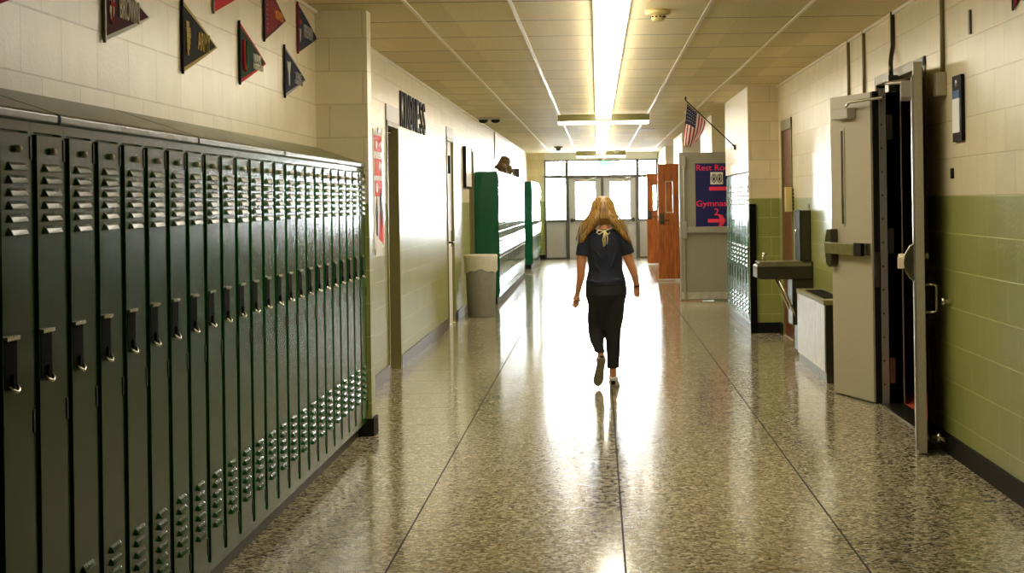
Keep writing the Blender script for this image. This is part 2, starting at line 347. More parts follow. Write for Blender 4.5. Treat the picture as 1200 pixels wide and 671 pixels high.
# right wall
O1 = (10.95, 12.8, 2.36); O2 = (18.42, 19.4, 2.34)
w = MB(); y = DB
for a, b, h in (O1, O2):
    w.box((XR, y, 0), (XR+.16, a, CEIL)); w.box((XR, a, h), (XR+.16, b, CEIL)); y = b
w.box((XR, y, 0), (XR+.16, 19.82, CEIL))
struct(w, 'wall_right', M['wallY'])
struct(MB().box((1.69, 19.8, 0), (2.35, 19.84, CEIL)).box((2.03, 19.84, 0), (2.35, 23.3, CEIL)), 'wall_pier', M['wallX'])
struct(MB().box((1.69, 19.84, 1.80), (2.03, 23.3, CEIL)), 'wall_bulkhead', mat('bulkhead_white', (.84, .78, .66), .4))
struct(MB().box((2.03, 23.3, 0), (3.0, 23.4, CEIL)).box((3.0, 23.3, 0), (3.1, 26.4, CEIL)), 'wall_recess', M['wallY'])
struct(MB().box((1.71, 26.35, 0), (3.1, 26.5, CEIL)).box((1.71, 26.5, 0), (1.9, 29.2, CEIL)), 'wall_pier_middle', M['wallX'])
struct(MB().box((1.9, 29.1, 0), (2.7, 29.2, CEIL)).box((2.6, 29.2, 0), (2.7, 33.2, CEIL)), 'wall_recess_middle', M['wallY'])
struct(MB().box((1.6, 33.2, 0), (2.7, 33.3, CEIL)).box((1.6, 33.3, 0), (1.8, 37, CEIL)).box((1.6, 36.9, 0), (2.7, 37, CEIL)), 'wall_pier_far', mat('far_wall_white', (.84, .80, .7), .45))
struct(MB().box((2.6, 37, 0), (2.7, 41.35, CEIL)).box((1.6, 41.35, 0), (2.7, 41.45, CEIL)).box((1.6, 41.45, 0), (1.8, DF, CEIL)), 'wall_right_end', mat('far_wall_cream', (.8, .74, .6), .45))
bb = MB()
bb.box((XR-.012, DB, 0), (XR, O1[0]-.05, .117)); bb.box((XR-.012, O1[1]+.05, 0), (XR, O2[0]-.04, .117)); bb.box((XR-.012, O2[1]+.04, 0), (XR, 19.8, .117))
bb.box((1.70, 19.785, 0), (XR-.012, 19.8, .117))
struct(bb, 'baseboard_right', M['black'])
struct(MB().box((1.692, 19.765, .0), (1.765, 19.8, 1.44)), 'trim_5', M['black_matte'])
# dark room behind the double doors
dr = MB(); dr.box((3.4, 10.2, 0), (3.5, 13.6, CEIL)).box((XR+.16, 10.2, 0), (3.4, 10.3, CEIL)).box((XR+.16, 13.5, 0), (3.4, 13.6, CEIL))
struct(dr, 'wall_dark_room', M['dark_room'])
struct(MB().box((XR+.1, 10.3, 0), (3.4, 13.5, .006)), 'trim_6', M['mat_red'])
# frame of double door
fr = MB()
fr.box((XR-.012, O1[0]-.05, 0), (XR+.17, O1[0], O1[2]+.0)).box((XR-.012, O1[1], 0), (XR+.17, O1[1]+.05, O1[2])).box((XR-.012, O1[0]-.05, O1[2]-.06), (XR+.17, O1[1]+.05, O1[2]+.002))
dfr = struct(fr, 'door_5', M['grey_door'], bevel=.003)
st = MB().box((XR-.005, O1[0], 0), (XR+.16, O1[1], .012)).obj('threshold', M['steel_dark'], dfr)
# single door frame beside pier
t = MB(); a, b, h = O2
t.box((XR-.012, a, 0), (XR+.15, a+.04, h)).box((XR-.012, b-.02, 0), (XR+.15, b+.04, h)).box((XR-.012, a, h-.11), (XR+.15, b, h))
d6 = struct(t, 'door_6', M['olive'])
MB().box((XR+.008, a+.04, .008), (XR+.053, b-.02, h-.11)).obj('leaf', M['red_wood'], d6)

# ------------------------------------------------------------ far end glazed wall
FD = DF
def fx(x): return (x-VX)/F*FD
def fz(y): return CAMZ-(y-VY)/F*FD
x0, x1 = fx(638.5), fx(770.5); zt = fz(187)
w = MB().box((XL-.1, FD, 0), (x0, FD+.15, CEIL)).box((x1, FD, 0), (2.7, FD+.15, CEIL))
struct(w, 'wall_far', M['wallX'])
struct(MB().box((x0, FD, zt), (x1, FD+.15, CEIL)), 'wall_far_header', M['white'])
bb = MB().box((XL, FD-.015, 0), (x0, FD, .115)).box((x1, FD-.015, 0), (1.6, FD, .115)); struct(bb, 'baseboard_far', M['black'])
xm1a, xm1b, xm2a, xm2b = fx(662), fx(665.5), fx(746.5), fx(750.5)
ztr = fz(206.5)
def window(n, xa, xb, za, zb, fw=.04, mid=None):
    m = MB(); y0, y1 = FD-.03, FD+.07
    m.box((xa, y0, za), (xa+fw, y1, zb)).box((xb-fw, y0, za), (xb, y1, zb)).box((xa+fw, y0, za), (xb-fw, y1, za+fw)).box((xa+fw, y0, zb-fw), (xb-fw, y1, zb))
    o = struct(m, 'window_%d' % n, M['frame_dark'])
    z_g = za+fw
    if mid:
        MB().box((xa+fw, y0, mid-.03), (xb-fw, y1, mid+.03)).obj('window_rail', M['frame_dark'], o)
        MB().box((xa+fw, FD, za+fw), (xb-fw, FD+.03, mid-.03)).obj('lower_panel', M['far_door'], o); z_g = mid+.03
    MB().box((xa+fw, FD+.015, z_g), (xb-fw, FD+.021, zb-fw)).obj('pane', M['glass'], o)
window(1, x0, xm1b-.02, 0, ztr, mid=fz(258)); window(2, xm2a+.02, x1, 0, ztr, mid=fz(258))
window(3, x0, xm1b-.02, ztr, zt); window(4, xm1b-.02, xm2a+.02, ztr, zt); window(5, xm2a+.02, x1, ztr, zt)
def far_leaf(n, xa, xb, hside):
    y0, y1 = FD-.01, FD+.04; h = ztr-.045; g0, g1 = fz(257), fz(213)
    gi0, gi1 = xa+.17, xb-.15
    m = MB().box((xa, y0, .01), (xb, y1, g0)).box((xa, y0, g1), (xb, y1, h)).box((xa, y0, g0), (gi0, y1, g1)).box((gi1, y0, g0), (xb, y1, g1))
    o = struct(m, 'door_%d' % n, M['far_door'])
    MB().box((gi0, FD+.01, g0), (gi1, FD+.016, g1)).obj('pane', M['glass'], o)
    MB().tube([(xa+.06, FD-.07, 1.0), (xb-.06, FD-.07, 1.0)], .022).box((xa+.03, FD-.08, .95), (xa+.1, FD-.01, 1.05)).box((xb-.1, FD-.08, .95), (xb-.03, FD-.01, 1.05)).obj('push_bar', M['steel_dark'], o)
    cx = (xa+xb)/2
    MB().box((cx-.16, FD-.07, g1+.02), (cx+.1, FD-.01, g1+.08)).tube([(cx, FD-.06, g1+.08), (cx+.25, FD-.14, g1+.1), (cx+.3, FD-.02, g1+.13)], .01).obj('door_closer', M['steel'], o)
xc = (xm1b+xm2a)/2
fm = MB().box((xm1b-.02, FD-.03, 0), (xm1b+.03, FD+.07, ztr)).box((xm2a-.03, FD-.03, 0), (xm2a+.02, FD+.07, ztr)).box((xm1b+.03, FD-.03, ztr-.045), (xm2a-.03, FD+.07, ztr)).box((xc-.03, FD-.03, 0), (xc+.03, FD+.07, ztr-.045))
fm.box((xm1b+.03, FD+.042, 0), (xm1b+.055, FD+.07, ztr-.045)).box((xm2a-.055, FD+.042, 0), (xm2a-.03, FD+.07, ztr-.045)).box((xc-.055, FD+.042, 0), (xc+.055, FD+.069, ztr-.045)).box((xm1b+.03, FD+.042, ztr-.07), (xm2a-.03, FD+.07, ztr-.045)).box((xm1b+.03, FD-.03, 0), (xm2a-.03, FD+.07, .0095)).box((xm1b+.03, FD+.042, 0), (xm2a-.03, FD+.07, .03))
struct(fm, 'trim_7', M['frame_dark'])
far_leaf(7, xm1b+.035, xc-.035, 0); far_leaf(8, xc+.035, xm2a-.035, 1)
struct(MB().box((-14, FD+.2, -.16), (14, FD+40, -.06)), 'ground_outside', M['concrete'])

# ------------------------------------------------------------ lockers
def louvers(mb, X, sgn, yc, wid, zs, hook=False, mi=1):
    for z in zs:
        # raised hood : wedge
        y0, y1 = yc-wid/2, yc+wid/2; t = .013
        a = [(X, y0, z-.012), (X, y1, z-.012), (X, y0, z+.011), (X, y1, z+.011), (X+sgn*t, y0+.006, z-.012), (X+sgn*t, y1-.006, z-.010), (X+sgn*t*.5, y0+.006, z+.003), (X+sgn*t*.5, y1-.006, z+.003)]
        mb.add(a, [(4,5,7,6), (6,7,3,2), (0,4,6,2), (1,3,7,5), (0,1,5,4)], mi)
def make_locker(W, H, zb=.135, X0=-1.515, back=-1.805, tiers=1, green='locker'):
    """local origin at near bottom corner of the locker: y in 0..W; X absolute depth relative to front plane x=0 toward corridor +x"""
    root = thing('locker', 'x', 'locker')
    dep = abs(back-X0)
    b = MB().box((-dep, .001, zb-.035), (-.02, W-.001, H))
    b.box((-.02, .001, zb-.035), (-.008, .022, H)).box((-.02, W-.022, zb-.035), (-.008, W-.001, H)).box((-.02, .022, H-.026), (-.008, W-.022, H)).box((-.02, .022, zb-.035), (-.008, W-.022, zb))
    if tiers == 2: b.box((-.02, .022, 1.075), (-.008, W-.022, 1.10))
    b.obj('body', M[green], root)
    spans = [(zb+.004, H-.032)] if tiers == 1 else [(zb+.004, 1.07), (1.105, H-.032)]
    for i, (z0, z1) in enumerate(spans):
        d = MB().box((-.019, .026, z0), (0, W-.03, z1))
        yc = W*.5
        # folded door lip
        if tiers == 1:
            louvers(d, 0, 1, yc+.004, .14, [1.61-k*.0335 for k in range(6)]); louvers(d, 0, 1, yc+.004, .11, [.46-k*.038 for k in range(6)], mi=0)
        else:
            louvers(d, 0, 1, yc, .2, [z1-.12-k*.05 for k in range(5)]); louvers(d, 0, 1, yc, .2, [z0+.08+k*.05 for k in range(4)] if i == 0 else [], mi=0)
        do = d.obj('door', [M[green], M['louvre']], root, bevel=.003)
        if tiers == 1:
            h = MB().box((.0, .038, 1.045), (.0015, .132, 1.168), 0)
            h.box((0, .036, 1.166), (.010, .134, 1.176), 1)
            h.tube([(.002, .064, 1.050), (.010, .070, 1.040), (.014, .095, 1.034), (.010, .120, 1.040), (.002, .126, 1.050)], .005, 8, 1)
            h.box((.001, .082, 1.046), (.008, .108, 1.078), 0)
            h.obj('handle', [M['black_matte'], M['chrome']], do)
            k = MB().tube([(0, yc+.004, 1.655), (.004, yc+.004, 1.655)], .008, 12).sphere((.006, yc+.004, 1.655), (.010, .0165, .0105), 0, 14, 8); k.obj('number_knob', M['knob'], do)
        else:
            h = MB().box((0, .05, (z0+z1)/2-.07), (.002, .11, (z0+z1)/2+.07), 0).box((0, .045, (z0+z1)/2+.07), (.014, .115, (z0+z1)/2+.08), 1)
            h.obj('handle', [M['black_matte'], M['chrome']], do)
    for z0 in ((1.63, .91, .18) if tiers == 1 else (1.6, 1.2, .9, .2)):
        MB().box((-.008, W-.034, z0), (.0022, W-.020, z0+.06)).obj('hinge', M['black'], root)
    return root
LX = -1.495; LW = .2925
proto = make_locker(LW, 1.73, X0=0, back=-.31)
N1 = 25; FAR_END = 11.44
for i in range(N1):
    o = proto if i == 0 else copy_tree(proto)
    o.location = (LX, FAR_END-(i+1)*LW, 0)
    if i == 0: l = 'glossy dark green hall locker right against the block pillar, last of the long left row'
    else: l = 'dark green hall locker, %s from the block pillar in the long left row' % ORD[i]
    tag(o, l, 'locker', 'green lockers in the long left row')
near = FAR_END-N1*LW
pl = MB().box((-1.79, near, 0), (-1.56, 11.44, .098)); tag(pl.obj('locker_plinth', M['plinth'], bevel=.003), 'worn grey base plinth under the long left row of green lockers', 'plinth')
# sloped hood pieces
joint = [atX(x, y, LX).y for x, y in ((68, 141), (232, 163), (333, 178), (396, 189))]
ys = [near]+joint+[FAR_END]; M['hood'] = mat('hood_green', (.10, .13, .06), .26, 0, .4, noise=.15, nscale=10)
hl = ['nearest sloped metal hood on the green lockers, cut by the left picture edge', 'sloped green metal hood over the lockers, second piece from the left edge', 'sloped metal hood over the lockers, middle one of the five pieces', 'shiny sloped metal hood over the lockers, second piece from the pillar', 'short shiny sloped locker hood touching the block pillar']
for i in range(5):
    a, b = ys[i]+.015, ys[i+1]-.015
    h = MB().prism([(-1.807, 1.732), (LX-.004, 1.732), (LX+.004, 1.736), (LX+.004, 1.755), (LX-.004, 1.762), (-1.807, 1.868)], 1, a, b)
    ho = tag(h.obj('locker_hood', M['hood'], bevel=.002), hl[i], 'locker hood', 'sloped hoods on the left lockers')
    if i < 4: MB().prism([(-1.806, 1.732), (LX-.004, 1.732), (LX+.002, 1.736), (LX+.002, 1.753), (LX-.005, 1.760), (-1.806, 1.866)], 1, b, b+.03).obj('seam_shade', M['black_matte'], ho)  # added black strip paints the shade inside the open seam between hoods
# far left banks (two tier)
W2 = .41
p2 = make_locker(W2, 1.95, X0=0, back=-.35, tiers=2, green='locker_far')
n2 = 22; y0 = 26.12
for i in range(n2):
    o = p2 if i == 0 else copy_tree(p2)
    o.location = (-1.45, y0+i*W2, 0)
    tag(o, 'teal green locker with its broad blank side panel facing us beyond the trash can' if i == 0 else 'glaring two-tier locker in the left row behind the broad green side panel', 'locker', 'lockers in the middle left row')
for i in range(15):
    o = copy_tree(p2); o.location = (-1.45, 39.5+i*W2, 0)
    tag(o, 'narrow dark green locker end panel of the farthest left row' if i == 0 else 'locker of the farthest left row, close to the glazed exit doors', 'locker', 'lockers in the farthest left row')
for a, b, nm in ((y0, y0+n2*W2, 'middle'), (39.5, 39.5+15*W2, 'farthest')):
    tag(MB().box((-1.79, a+.02, 0), (-1.49, b, .098)).obj('locker_plinth', M['black']), 'dark base plinth under the %s left row of lockers' % nm, 'plinth')
# right bank, doors facing -x : rotate pi about z
M['locker_right'] = mat('locker_teal_right', (.012, .10, .055), .22, 0, .15, noise=.1, nscale=9)
p3 = make_locker(W2, 1.785, X0=0, back=-.33, tiers=2, green='locker_right')
for i in range(8):
    o = p3 if i == 0 else copy_tree(p3)
    o.location = (1.685, 19.87+(i+1)*W2, 0); o.rotation_euler = (0, 0, math.pi)
    tag(o, ('two-tier teal locker beside the olive pier, nearest of the right row' if i == 0 else 'two-tier teal locker, %s from the olive pier in the right row' % ORD[i]) , 'locker', 'teal lockers under the white bulkhead')
tag(MB().box((1.70, 19.87, 0), (2.0, 19.87+8*W2, .098)).obj('locker_plinth', M['steel_dark']), 'dark metal base plinth under the right row of teal lockers', 'plinth')
# dark items on top of middle left bank
def trophy(y, h, lab, r=.06):
    p = (-1.6, y, 1.952)
    b = MB().box((p[0]-r, y-r, p[2]), (p[0]+r, y+r, p[2]+.05)); b.loft([(p[0], y, p[2]+.05, r*.4, r*.4), (p[0], y, p[2]+h*.4, r*.3, r*.3), (p[0], y, p[2]+h*.6, r*.9, r*.9), (p[0]+.02, y, p[2]+h*.85, r*.7, r*.8), (p[0], y, p[2]+h, r*.3, r*.3)], 10)
    return tag(b.obj('figurine', M['brown']), lab, 'figurine', 'dark objects on top of the middle left lockers')
trophy(29.4, .2, 'squat brown object on the lockers, nearest of the small jumble', .12); trophy(30.6, .34, 'tallest brown peaked object on top of the middle left lockers', .13); trophy(31.6, .22, 'small brown object right behind the tallest one on the lockers', .11); trophy(32.5, .17, 'lowest brown object of the jumble on the lockers', .1)
tag(MB().box((-1.62, 33.9, 1.952), (-1.48, 34.05, 2.14)).obj('storage_box', M['frame_dark'], bevel=.004), 'small dark upright box alone at the far end of the locker top', 'box')

# ------------------------------------------------------------ lights & ceiling things
def strip(a, b, lab):
    t = thing('ceiling_light', lab, 'ceiling light', (.106, a, CEIL), group='fluorescent strip down the corridor')
    MB().box((-.118, 0, -.03), (.118, b-a, 0)).obj('housing', M['fixture'], t)
    MB().prism([(-.11, -.03), (-.1, -.075), (.1, -.075), (.11, -.03)], 1, .01, b-a-.01).obj('diffuser', M['light'], t)
strip(7.2, 25.6, 'long continuous white fluorescent strip over the middle of the corridor')
strip(26.0, 44.6, 'far fluorescent strip beyond the cross light fixture, ending near the exit sign')
def cross(d, w, lab, h=.1):
    t = thing('cross_light', lab, 'ceiling light', (.106-.0, d, CEIL))
    MB().box((-w/2, -.11, -h), (w/2, .11, 0)).obj('housing', M['olive'], t)
    MB().box((-w/2+.01, -.105, -h-.035), (w/2-.01, .105, -h)).obj('diffuser', M['light'], t)
cross(25.8, 1.33, 'fluorescent fixture set crosswise to the strip in mid corridor'); cross(44.85, 1.25, 'farthest crosswise fixture just before the glazed exit wall', .12)
def smoke(x, y, lab, r=.085, m='cream_plastic', h=.075):
    a, b = ray(x, y); d = (CEIL-CAMZ-.03)/(-b)
    t = thing('smoke_detector', lab, 'smoke detector', (a*d, d, CEIL))
    MB().loft([(0,0,-.0,r,r),(0,0,-.025,r*1.0,r),(0,0,-.035,r*.7,r*.7)], 24).obj('base_ring', M[m], t)
    MB().loft([(0,0,-.035,r*.55,r*.55),(0,0,-h+.01,r*.5,r*.5),(0,0,-h,r*.35,r*.35)], 20).obj('sensor', M[m], t)
    sl = MB()
    for k in range(10):
        an = k*math.pi/5; sl.box((math.cos(an)*r*.53-.006, math.sin(an)*r*.53-.006, -.052), (math.cos(an)*r*.53+.006, math.sin(an)*r*.53+.006, -.042))
    sl.obj('vent_slots', M['black'], t)
smoke(771, 17, 'yellowed smoke detector on the ceiling nearest the camera', .085); smoke(811, 133, 'yellowed smoke detector just left of and above the flag tip', .11, h=.1)
smoke(654.5, 173, 'small dark smoke detector near the far end, left of the strip', .1, 'brown', .1); smoke(722.5, 177.5, 'small pale smoke detector near the far end, right of the strip', .09, 'plate', .08)
p = atD(573.5, 137.5, 26.2); t = thing('security_camera', 'small black twin-lens ceiling camera beside the left tiles', 'camera', (p.x, 26.2, CEIL))
MB().box((-.16, -.08, -.035), (.16, .08, 0)).obj('mount', M['plate'], t)
for s in (-1, 1): MB().sphere((s*.09, 0, -.04), (.07, .07, .045)).obj('lens_dome', M['black'], t)
p = atD(757, 153, 31.5); MB().box((p.x-.15, 31.3, CEIL-.01), (p.x+.15, 31.6, CEIL)).obj('ceiling_vent', M['plate'])
tag(bpy.data.objects['ceiling_vent'], 'small grey square ceiling vent right of the far strip', 'vent')
# exit sign
t = thing('exit_sign', 'small green lit exit sign hung before the far transom', 'exit sign', (fx(708), 45.2, 2.38))
MB().box((-.16, -.025, 0), (.16, .025, .13)).obj('housing', M['exit_white'], t, bevel=.004)
place_text('EXIT', (-.13, -.027, .025), (1,0,0), (0,0,1), .26, .08, M['exit'], 'lettering', t)
MB().tube([(0, 0, .13), (0, 0, CEIL-2.38)], .008).obj('stem', M['plate'], t)

# ------------------------------------------------------------ pennants on left wall
def pennant(top, bot, tip, cols, label, text=None, tcol='felt_white', extra=None, trim=True, X=XL+.004, sgn=1):
    A, B, T = (atX(*q, X*1.0) for q in (top, bot, tip))
    base = Vector((X, A.y, (A.z+B.z)/2)); t = thing('pennant', label, 'pennant', base, group='college pennants on the wall')
    L = abs(T.y-A.y); H = (A.z-B.z); tz = T.z-base.z; dirY = 1 if T.y > A.y else -1
    def tri(s0, off, name, m, x):
        n = 10; mb = MB(); vs = []
        for i in range(n+1):
            u = i/n; hw = (H/2)*(1-u)*s0; yy = dirY*(off*.6+(L-off*2.2)*u) if off else dirY*L*u
            bx = sgn*(.004+.002*math.sin(u*4)*u)
            for zz in (-hw, hw): vs += [(bx+x*sgn, yy, tz*u+zz), (bx+x*sgn+.0025*sgn, yy, tz*u+zz)]
        fs = []
        for i in range(n):
            a = i*4; b = a+4; fs += [(a,b,b+2,a+2), (a+1,a+3,b+3,b+1), (a,a+1,b+1,b), (a+2,b+2,b+3,a+3)]
        fs += [(0,2,3,1), (n*4,n*4+1,n*4+3,n*4+2)]
        mb.add(vs, fs); return mb.obj(name, M[m], t)
    tri(1.0, 0, 'border', cols[1], 0)
    tri(.84, .03, 'field', cols[0], .003)
    MB().box((0, -.004, -H/2-.005), (sgn*.011, .008, H/2+.005)).obj('edge_binding', M[cols[2]], t)
    z0 = 0
    if text: place_text(text[0], (sgn*.0125, L*text[1], tz*text[1]-H*text[3]/2+(text[4] if len(text) > 4 else 0)), (0,1,.0+tz/L), (0,0,1), L*text[2], H*text[3], M[tcol], 'lettering', t, .0035)
    if extra: extra(t, L, H, tz)
    return t
def crest_cross(t, L, H, tz):
    MB().prism([(.05,.02),(.11,.02),(.11,-.03),(.08,-.07),(.05,-.03)], 0, .009, .014).obj('shield', M['felt_white'], t)
    MB().box((.013, .05, -.005), (.017, .11, .012)).box((.013, .075, -.07), (.017, .087, .02)).box((.009, .05, .03), (.015, .11, .045)).obj('shield_cross', M['felt_red'], t)
pennant((119.5, -43), (119.5, 48), (175.5, 21.5), ('maroon', 'felt_white', 'olive'), 'dark maroon pennant with large white letters and thin white border', ('BROWN', .26, .42, .30), 'felt_white', crest_cross)
def gold_crest(t, L, H, tz):
    mb = MB()
    for k, (a, b, c) in enumerate(((.035, .09, .06), (.04, .115, .035), (.045, .12, .01), (.045, .11, -.015), (.05, .10, -.04), (.055, .085, -.065))): mb.box((.010, a, c-.012), (.016, b, c+.011))
    mb.obj('crest', M['gold'], t)
pennant((211.5, -1), (212.5, 85), (253.5, 56), ('felt_black', 'gold', 'felt_black'), 'black pennant with gold crest and gold border above the lockers', ('ARMY', .36, .36, .26, .0), 'gold', gold_crest)
def u_mark(t, L, H, tz):
    pr = []; pg = []
    y0, z0, z1, r = .06, -.045, .07, .035
    MB().tube([(.014, y0, z1), (.014, y0, z0), (.014, y0+.01, z0-.022), (.014, y0+r, z0-.035)], .011, 8).obj('letter_half', M['felt_red'], t)
    MB().tube([(.014, y0+2*r, z1), (.014, y0+2*r, z0), (.014, y0+2*r-.01, z0-.022), (.014, y0+r, z0-.035)], .011, 8).obj('letter_half', M['u_green'], t)
    place_text('HURRICANES', (.0125, L*.45, tz*.45-.055), (0,1,tz/L), (0,0,1), L*.36, .03, M['felt_white'], 'small_lettering', t, .003)
pennant((279, 25), (280, 98), (311, 75), ('felt_green', 'felt_red', 'felt_black'), 'dark green pennant with red border and a big U', ('MIAMI', .45, .26, .16, -.0), 'felt_white', u_mark)
def dots(t, L, H, tz):
    mb = MB()
    for k in range(9): mb.box((.012, .04+.012*(k % 2), .1-k*.026), (.016, .052+.012*(k % 2), .108-k*.026))
    mb.obj('vertical_lettering', M['felt_grey'], t)
pennant((307.5, -28), (308.5, 47.5), (334, 24.5), ('crimson', 'maroon', 'felt_black'), 'crimson pennant with small orange letters near the ceiling', ('WIZARDS', .42, .38, .14), 'orange', dots)
def shield_penn(t, L, H, tz):
    MB().prism([(.03,-.0),(.075,-.0),(.075,-.045),(.052,-.085),(.03,-.045)], 0, .010, .014).obj('shield', M['felt_grey'], t)
    MB().box((.010, .03, .03), (.015, .08, .052)).obj('red_bar', M['felt_red'], t)
pennant((347.5, 3), (349, 62), (371, 45.5), ('felt_navy', 'felt_navy', 'crimson'), 'navy pennant with white letters and shield beside the block pillar', ('PENN', .25, .42, .26, -.0), 'felt_grey', shield_penn)
def y_mark(t, L, H, tz):
    MB().tube([(.014, .045, .06), (.014, .085, -.01), (.014, .085, -.08)], .008, 8).tube([(.014, .125, .06), (.014, .085, -.01)], .008, 8).obj('emblem', M['felt_white'], t)
    place_text('UNIVERSITY', (.0125, L*.42, tz*.42-.05), (0,1,tz/L), (0,0,1), L*.36, .025, M['felt_grey'], 'small_lettering', t, .003)
pennant((332, 53), (334, 114), (357.5, 94), ('felt_navy', 'felt_grey', 'felt_black'), 'lowest dark navy pennant with grey border and white Y-shaped emblem', ('YALE', .42, .3, .14, -.0), 'felt_grey', y_mark)
pennant((247.5, -77), (248.5, 14.5), (290, -9), ('felt_red', 'felt_red', 'olive'), 'bright red pennant mostly cut off by the top edge', None, 'felt_white')
pennant((-30, -85), (-30, 14), (25, -6), ('crimson', 'felt_red', 'maroon'), 'red pennant corner peeking in at the top left picture corner')
def rp():
    t = thing('pennant', 'dark red pennant corner at the top right picture edge', 'pennant', (XR-.012, atX(1189, 5, XR).y, 2.50), group='college pennants on the wall')
    p = atX(1190, 12, XR).z
    MB().prism([(0, p-2.50), (0, .22), (-.62, .1)], 0, 0, .004).obj('field', M['crimson'], t)
    MB().box((-.003, -.02, p-2.50), (.005, 0, .22)).obj('edge_binding', M['felt_black'], t)
    MB().box((-.004, -.10, .02), (0, -.03, .1)).obj('lettering', M['orange'], t)
rp()

# ------------------------------------------------------------ left wall: kindness lettering, poster, plates
a, b = atX(470, 105, XL), atX(500.5, 121, XL)
t = thing('wall_lettering', 'tall black letters spelling KINDNESS high on the left wall', 'wall lettering', (XL, 16.35, 2.21))
yy = 0; wl = 2.5/8
for ch in 'KINDNESS':
    wch = .10 if ch == 'I' else .245
    place_text(ch, (.004, yy, 0), (0,1,0), (0,0,1), wch, .33, M['black'], 'letter', t, .01); yy += wch+.075
q = atX(436.5, 152, XL); r = atX(448.5, 287, XL)
t = thing('wall_poster', 'tall red and white paper poster beside the dark doorway', 'poster', (XL+.001, q.y, 1.13))
PW = r.y-q.y; PH = .98
MB().box((0, 0, 0), (.003, PW, PH)).obj('paper', M['paper'], t)
rd = MB(); 
for z0, z1 in ((.80, .93), (.60, .74), (.43, .56)): rd.box((.003, .06, z0), (.005, PW-.03, z1))
rd.prism([(.3, .08), (.62, .02), (.66, .22), (.5, .4), (.36, .3)], 0, .003, .0055); rd.obj('red_print', M['red'], t)
for cy, cz, ry, rz in ((.2, .85, .07, .04), (.42, .68, .09, .04), (.2, .5, .08, .04), (.5, .86, .07, .03)): MB().sphere((.005, cy, cz), (.002, ry, rz), n=12, mseg=6).obj('white_print', M['paper'], t)
bk = MB(); bk.prism([(.12, .12), (.2, .1), (.24, .3), (.18, .44), (.1, .3)], 0, .003, .006).prism([(.4, .25), (.5, .12), (.56, .3), (.46, .5), (.38, .42)], 0, .003, .007); bk.obj('figure_print', M['black'], t)
MB().box((.002, .08, -.05), (.006, .5, .05)).obj('caption_card', M['paper'], t)
MB().box((.003, .3, .955), (.008, .5, 1.0)).obj('tape', M['steel_dark'], t)
p = atX(525.5, 192, XL); tag(MB().box((XL, p.y-.09, p.z-.12), (XL+.025, p.y+.0, p.z+.1)).obj('room_plate', M['black']), 'small black room plate on the left wall before the second door', 'room sign')
p = atX(542, 171, XL); q = atX(542, 218, XL)
t = thing('display_case', 'narrow white wall panel with black edge between the left doors', 'wall panel', (XL, p.y, q.z))
MB().box((0, 0, -.02), (.045, .03, p.z-q.z)).box((0, 1.1, -.02), (.045, 1.13, p.z-q.z)).box((0, .03, -.02), (.045, 1.1, 0)).obj('frame', M['black'], t)
MB().box((0, .03, 0), (.04, 1.1, p.z-q.z)).obj('panel', M['white'], t)
tag(MB().tube([(XL+.02, 31.2, 2.75), (XL+.02, 31.2, 1.9)], .012).obj('wall_conduit', M['plate']), 'thin grey conduit dropping to the middle left lockers', 'conduit')

# ------------------------------------------------------------ trash can
tc = thing('trash_can', 'tall grey round trash can with white liner against left wall', 'trash can', (-1.545, 23.35, 0))
rings = [(0,0,0,.178,.178), (0,0,.02,.182,.182), (0,0,.4,.195,.195), (0,0,.78,.205,.205), (0,0,.785,.195,.195), (0,0,.4,.18,.18), (0,0,.03,.16,.16)]
MB().loft(rings, 32).obj('barrel', M['grey_plastic'], tc)
lm = MB(); n = 40; vs = []
prof = [(.14, .60), (.185, .76), (.2, .81), (.215, .815), (.222, .79), (.216, .70), (.213, .60)]
for j, (r, z) in enumerate(prof):
    for k in range(n):
        a = 2*math.pi*k/n; rr = r+(.006*math.sin(7*a+j*1.3)+.005*math.sin(11*a-j*2) if j > 2 else 0); zz = z+(.02*math.sin(3*a)+.012*math.sin(8*a+1) if j == len(prof)-1 else 0)
        vs.append((rr*math.cos(a), rr*math.sin(a), zz))
lm.add(vs, [(j*n+k, j*n+(k+1)%n, (j+1)*n+(k+1)%n, (j+1)*n+k) for j in range(len(prof)-1) for k in range(n)]+[tuple(range(n))], 0, True)
lm.obj('bin_liner', M['liner'], tc)

# ------------------------------------------------------------ grey door with sign
GD = 26.2
gl = atD(798, 352, GD); X0 = gl.x; Wd = .92; Hd = 2.19
g = thing('fire_door', 'grey open corridor door carrying the blue restroom and gym sign', 'door', (X0, GD, 0))
MB().box((0, 0, .012), (Wd, .045, Hd)).obj('leaf', M['grey_door'], g, bevel=.002)
MB().box((.012, -.006, .03), (Wd-.01, 0, .13)).obj('kick_plate', M['steel_bright'], g)
MB().box((-.004, -.004, .012), (.018, .049, Hd)).obj('edge_strip', M['alu'], g)
zbar = atD(820, 269, GD).z
pb = MB().box((.05, -.07, zbar-.045), (Wd-.03, -.03, zbar+.045)).box((.03, -.075, zbar-.13), (.1, 0, zbar+.13)).box((Wd-.09, -.06, zbar-.06), (Wd-.03, 0, zbar+.06)); pb.obj('push_bar', M['alu'], g, bevel=.006)
MB().tube([(.065, -.03, .06), (.065, -.03, Hd-.1)], .012).box((.04, -.045, Hd-.22), (.095, 0, Hd-.05)).box((.045, -.04, .02), (.09, 0, .14)).box((.05, -.038, 1.55), (.085, 0, 1.58)).box((.05, -.038, .55), (.085, 0, .58)).obj('vertical_rod', M['alu'], g, bevel=.004)
s0 = atD(815.5, 270, GD); s1 = atD(850, 191, GD)
sg = thing('direction_sign', 'navy sign with pink Rest Rooms and Gymnasium lettering', 'sign', (s0.x, GD-.004, s0.z))
SH = s1.z-s0.z; SW = .69
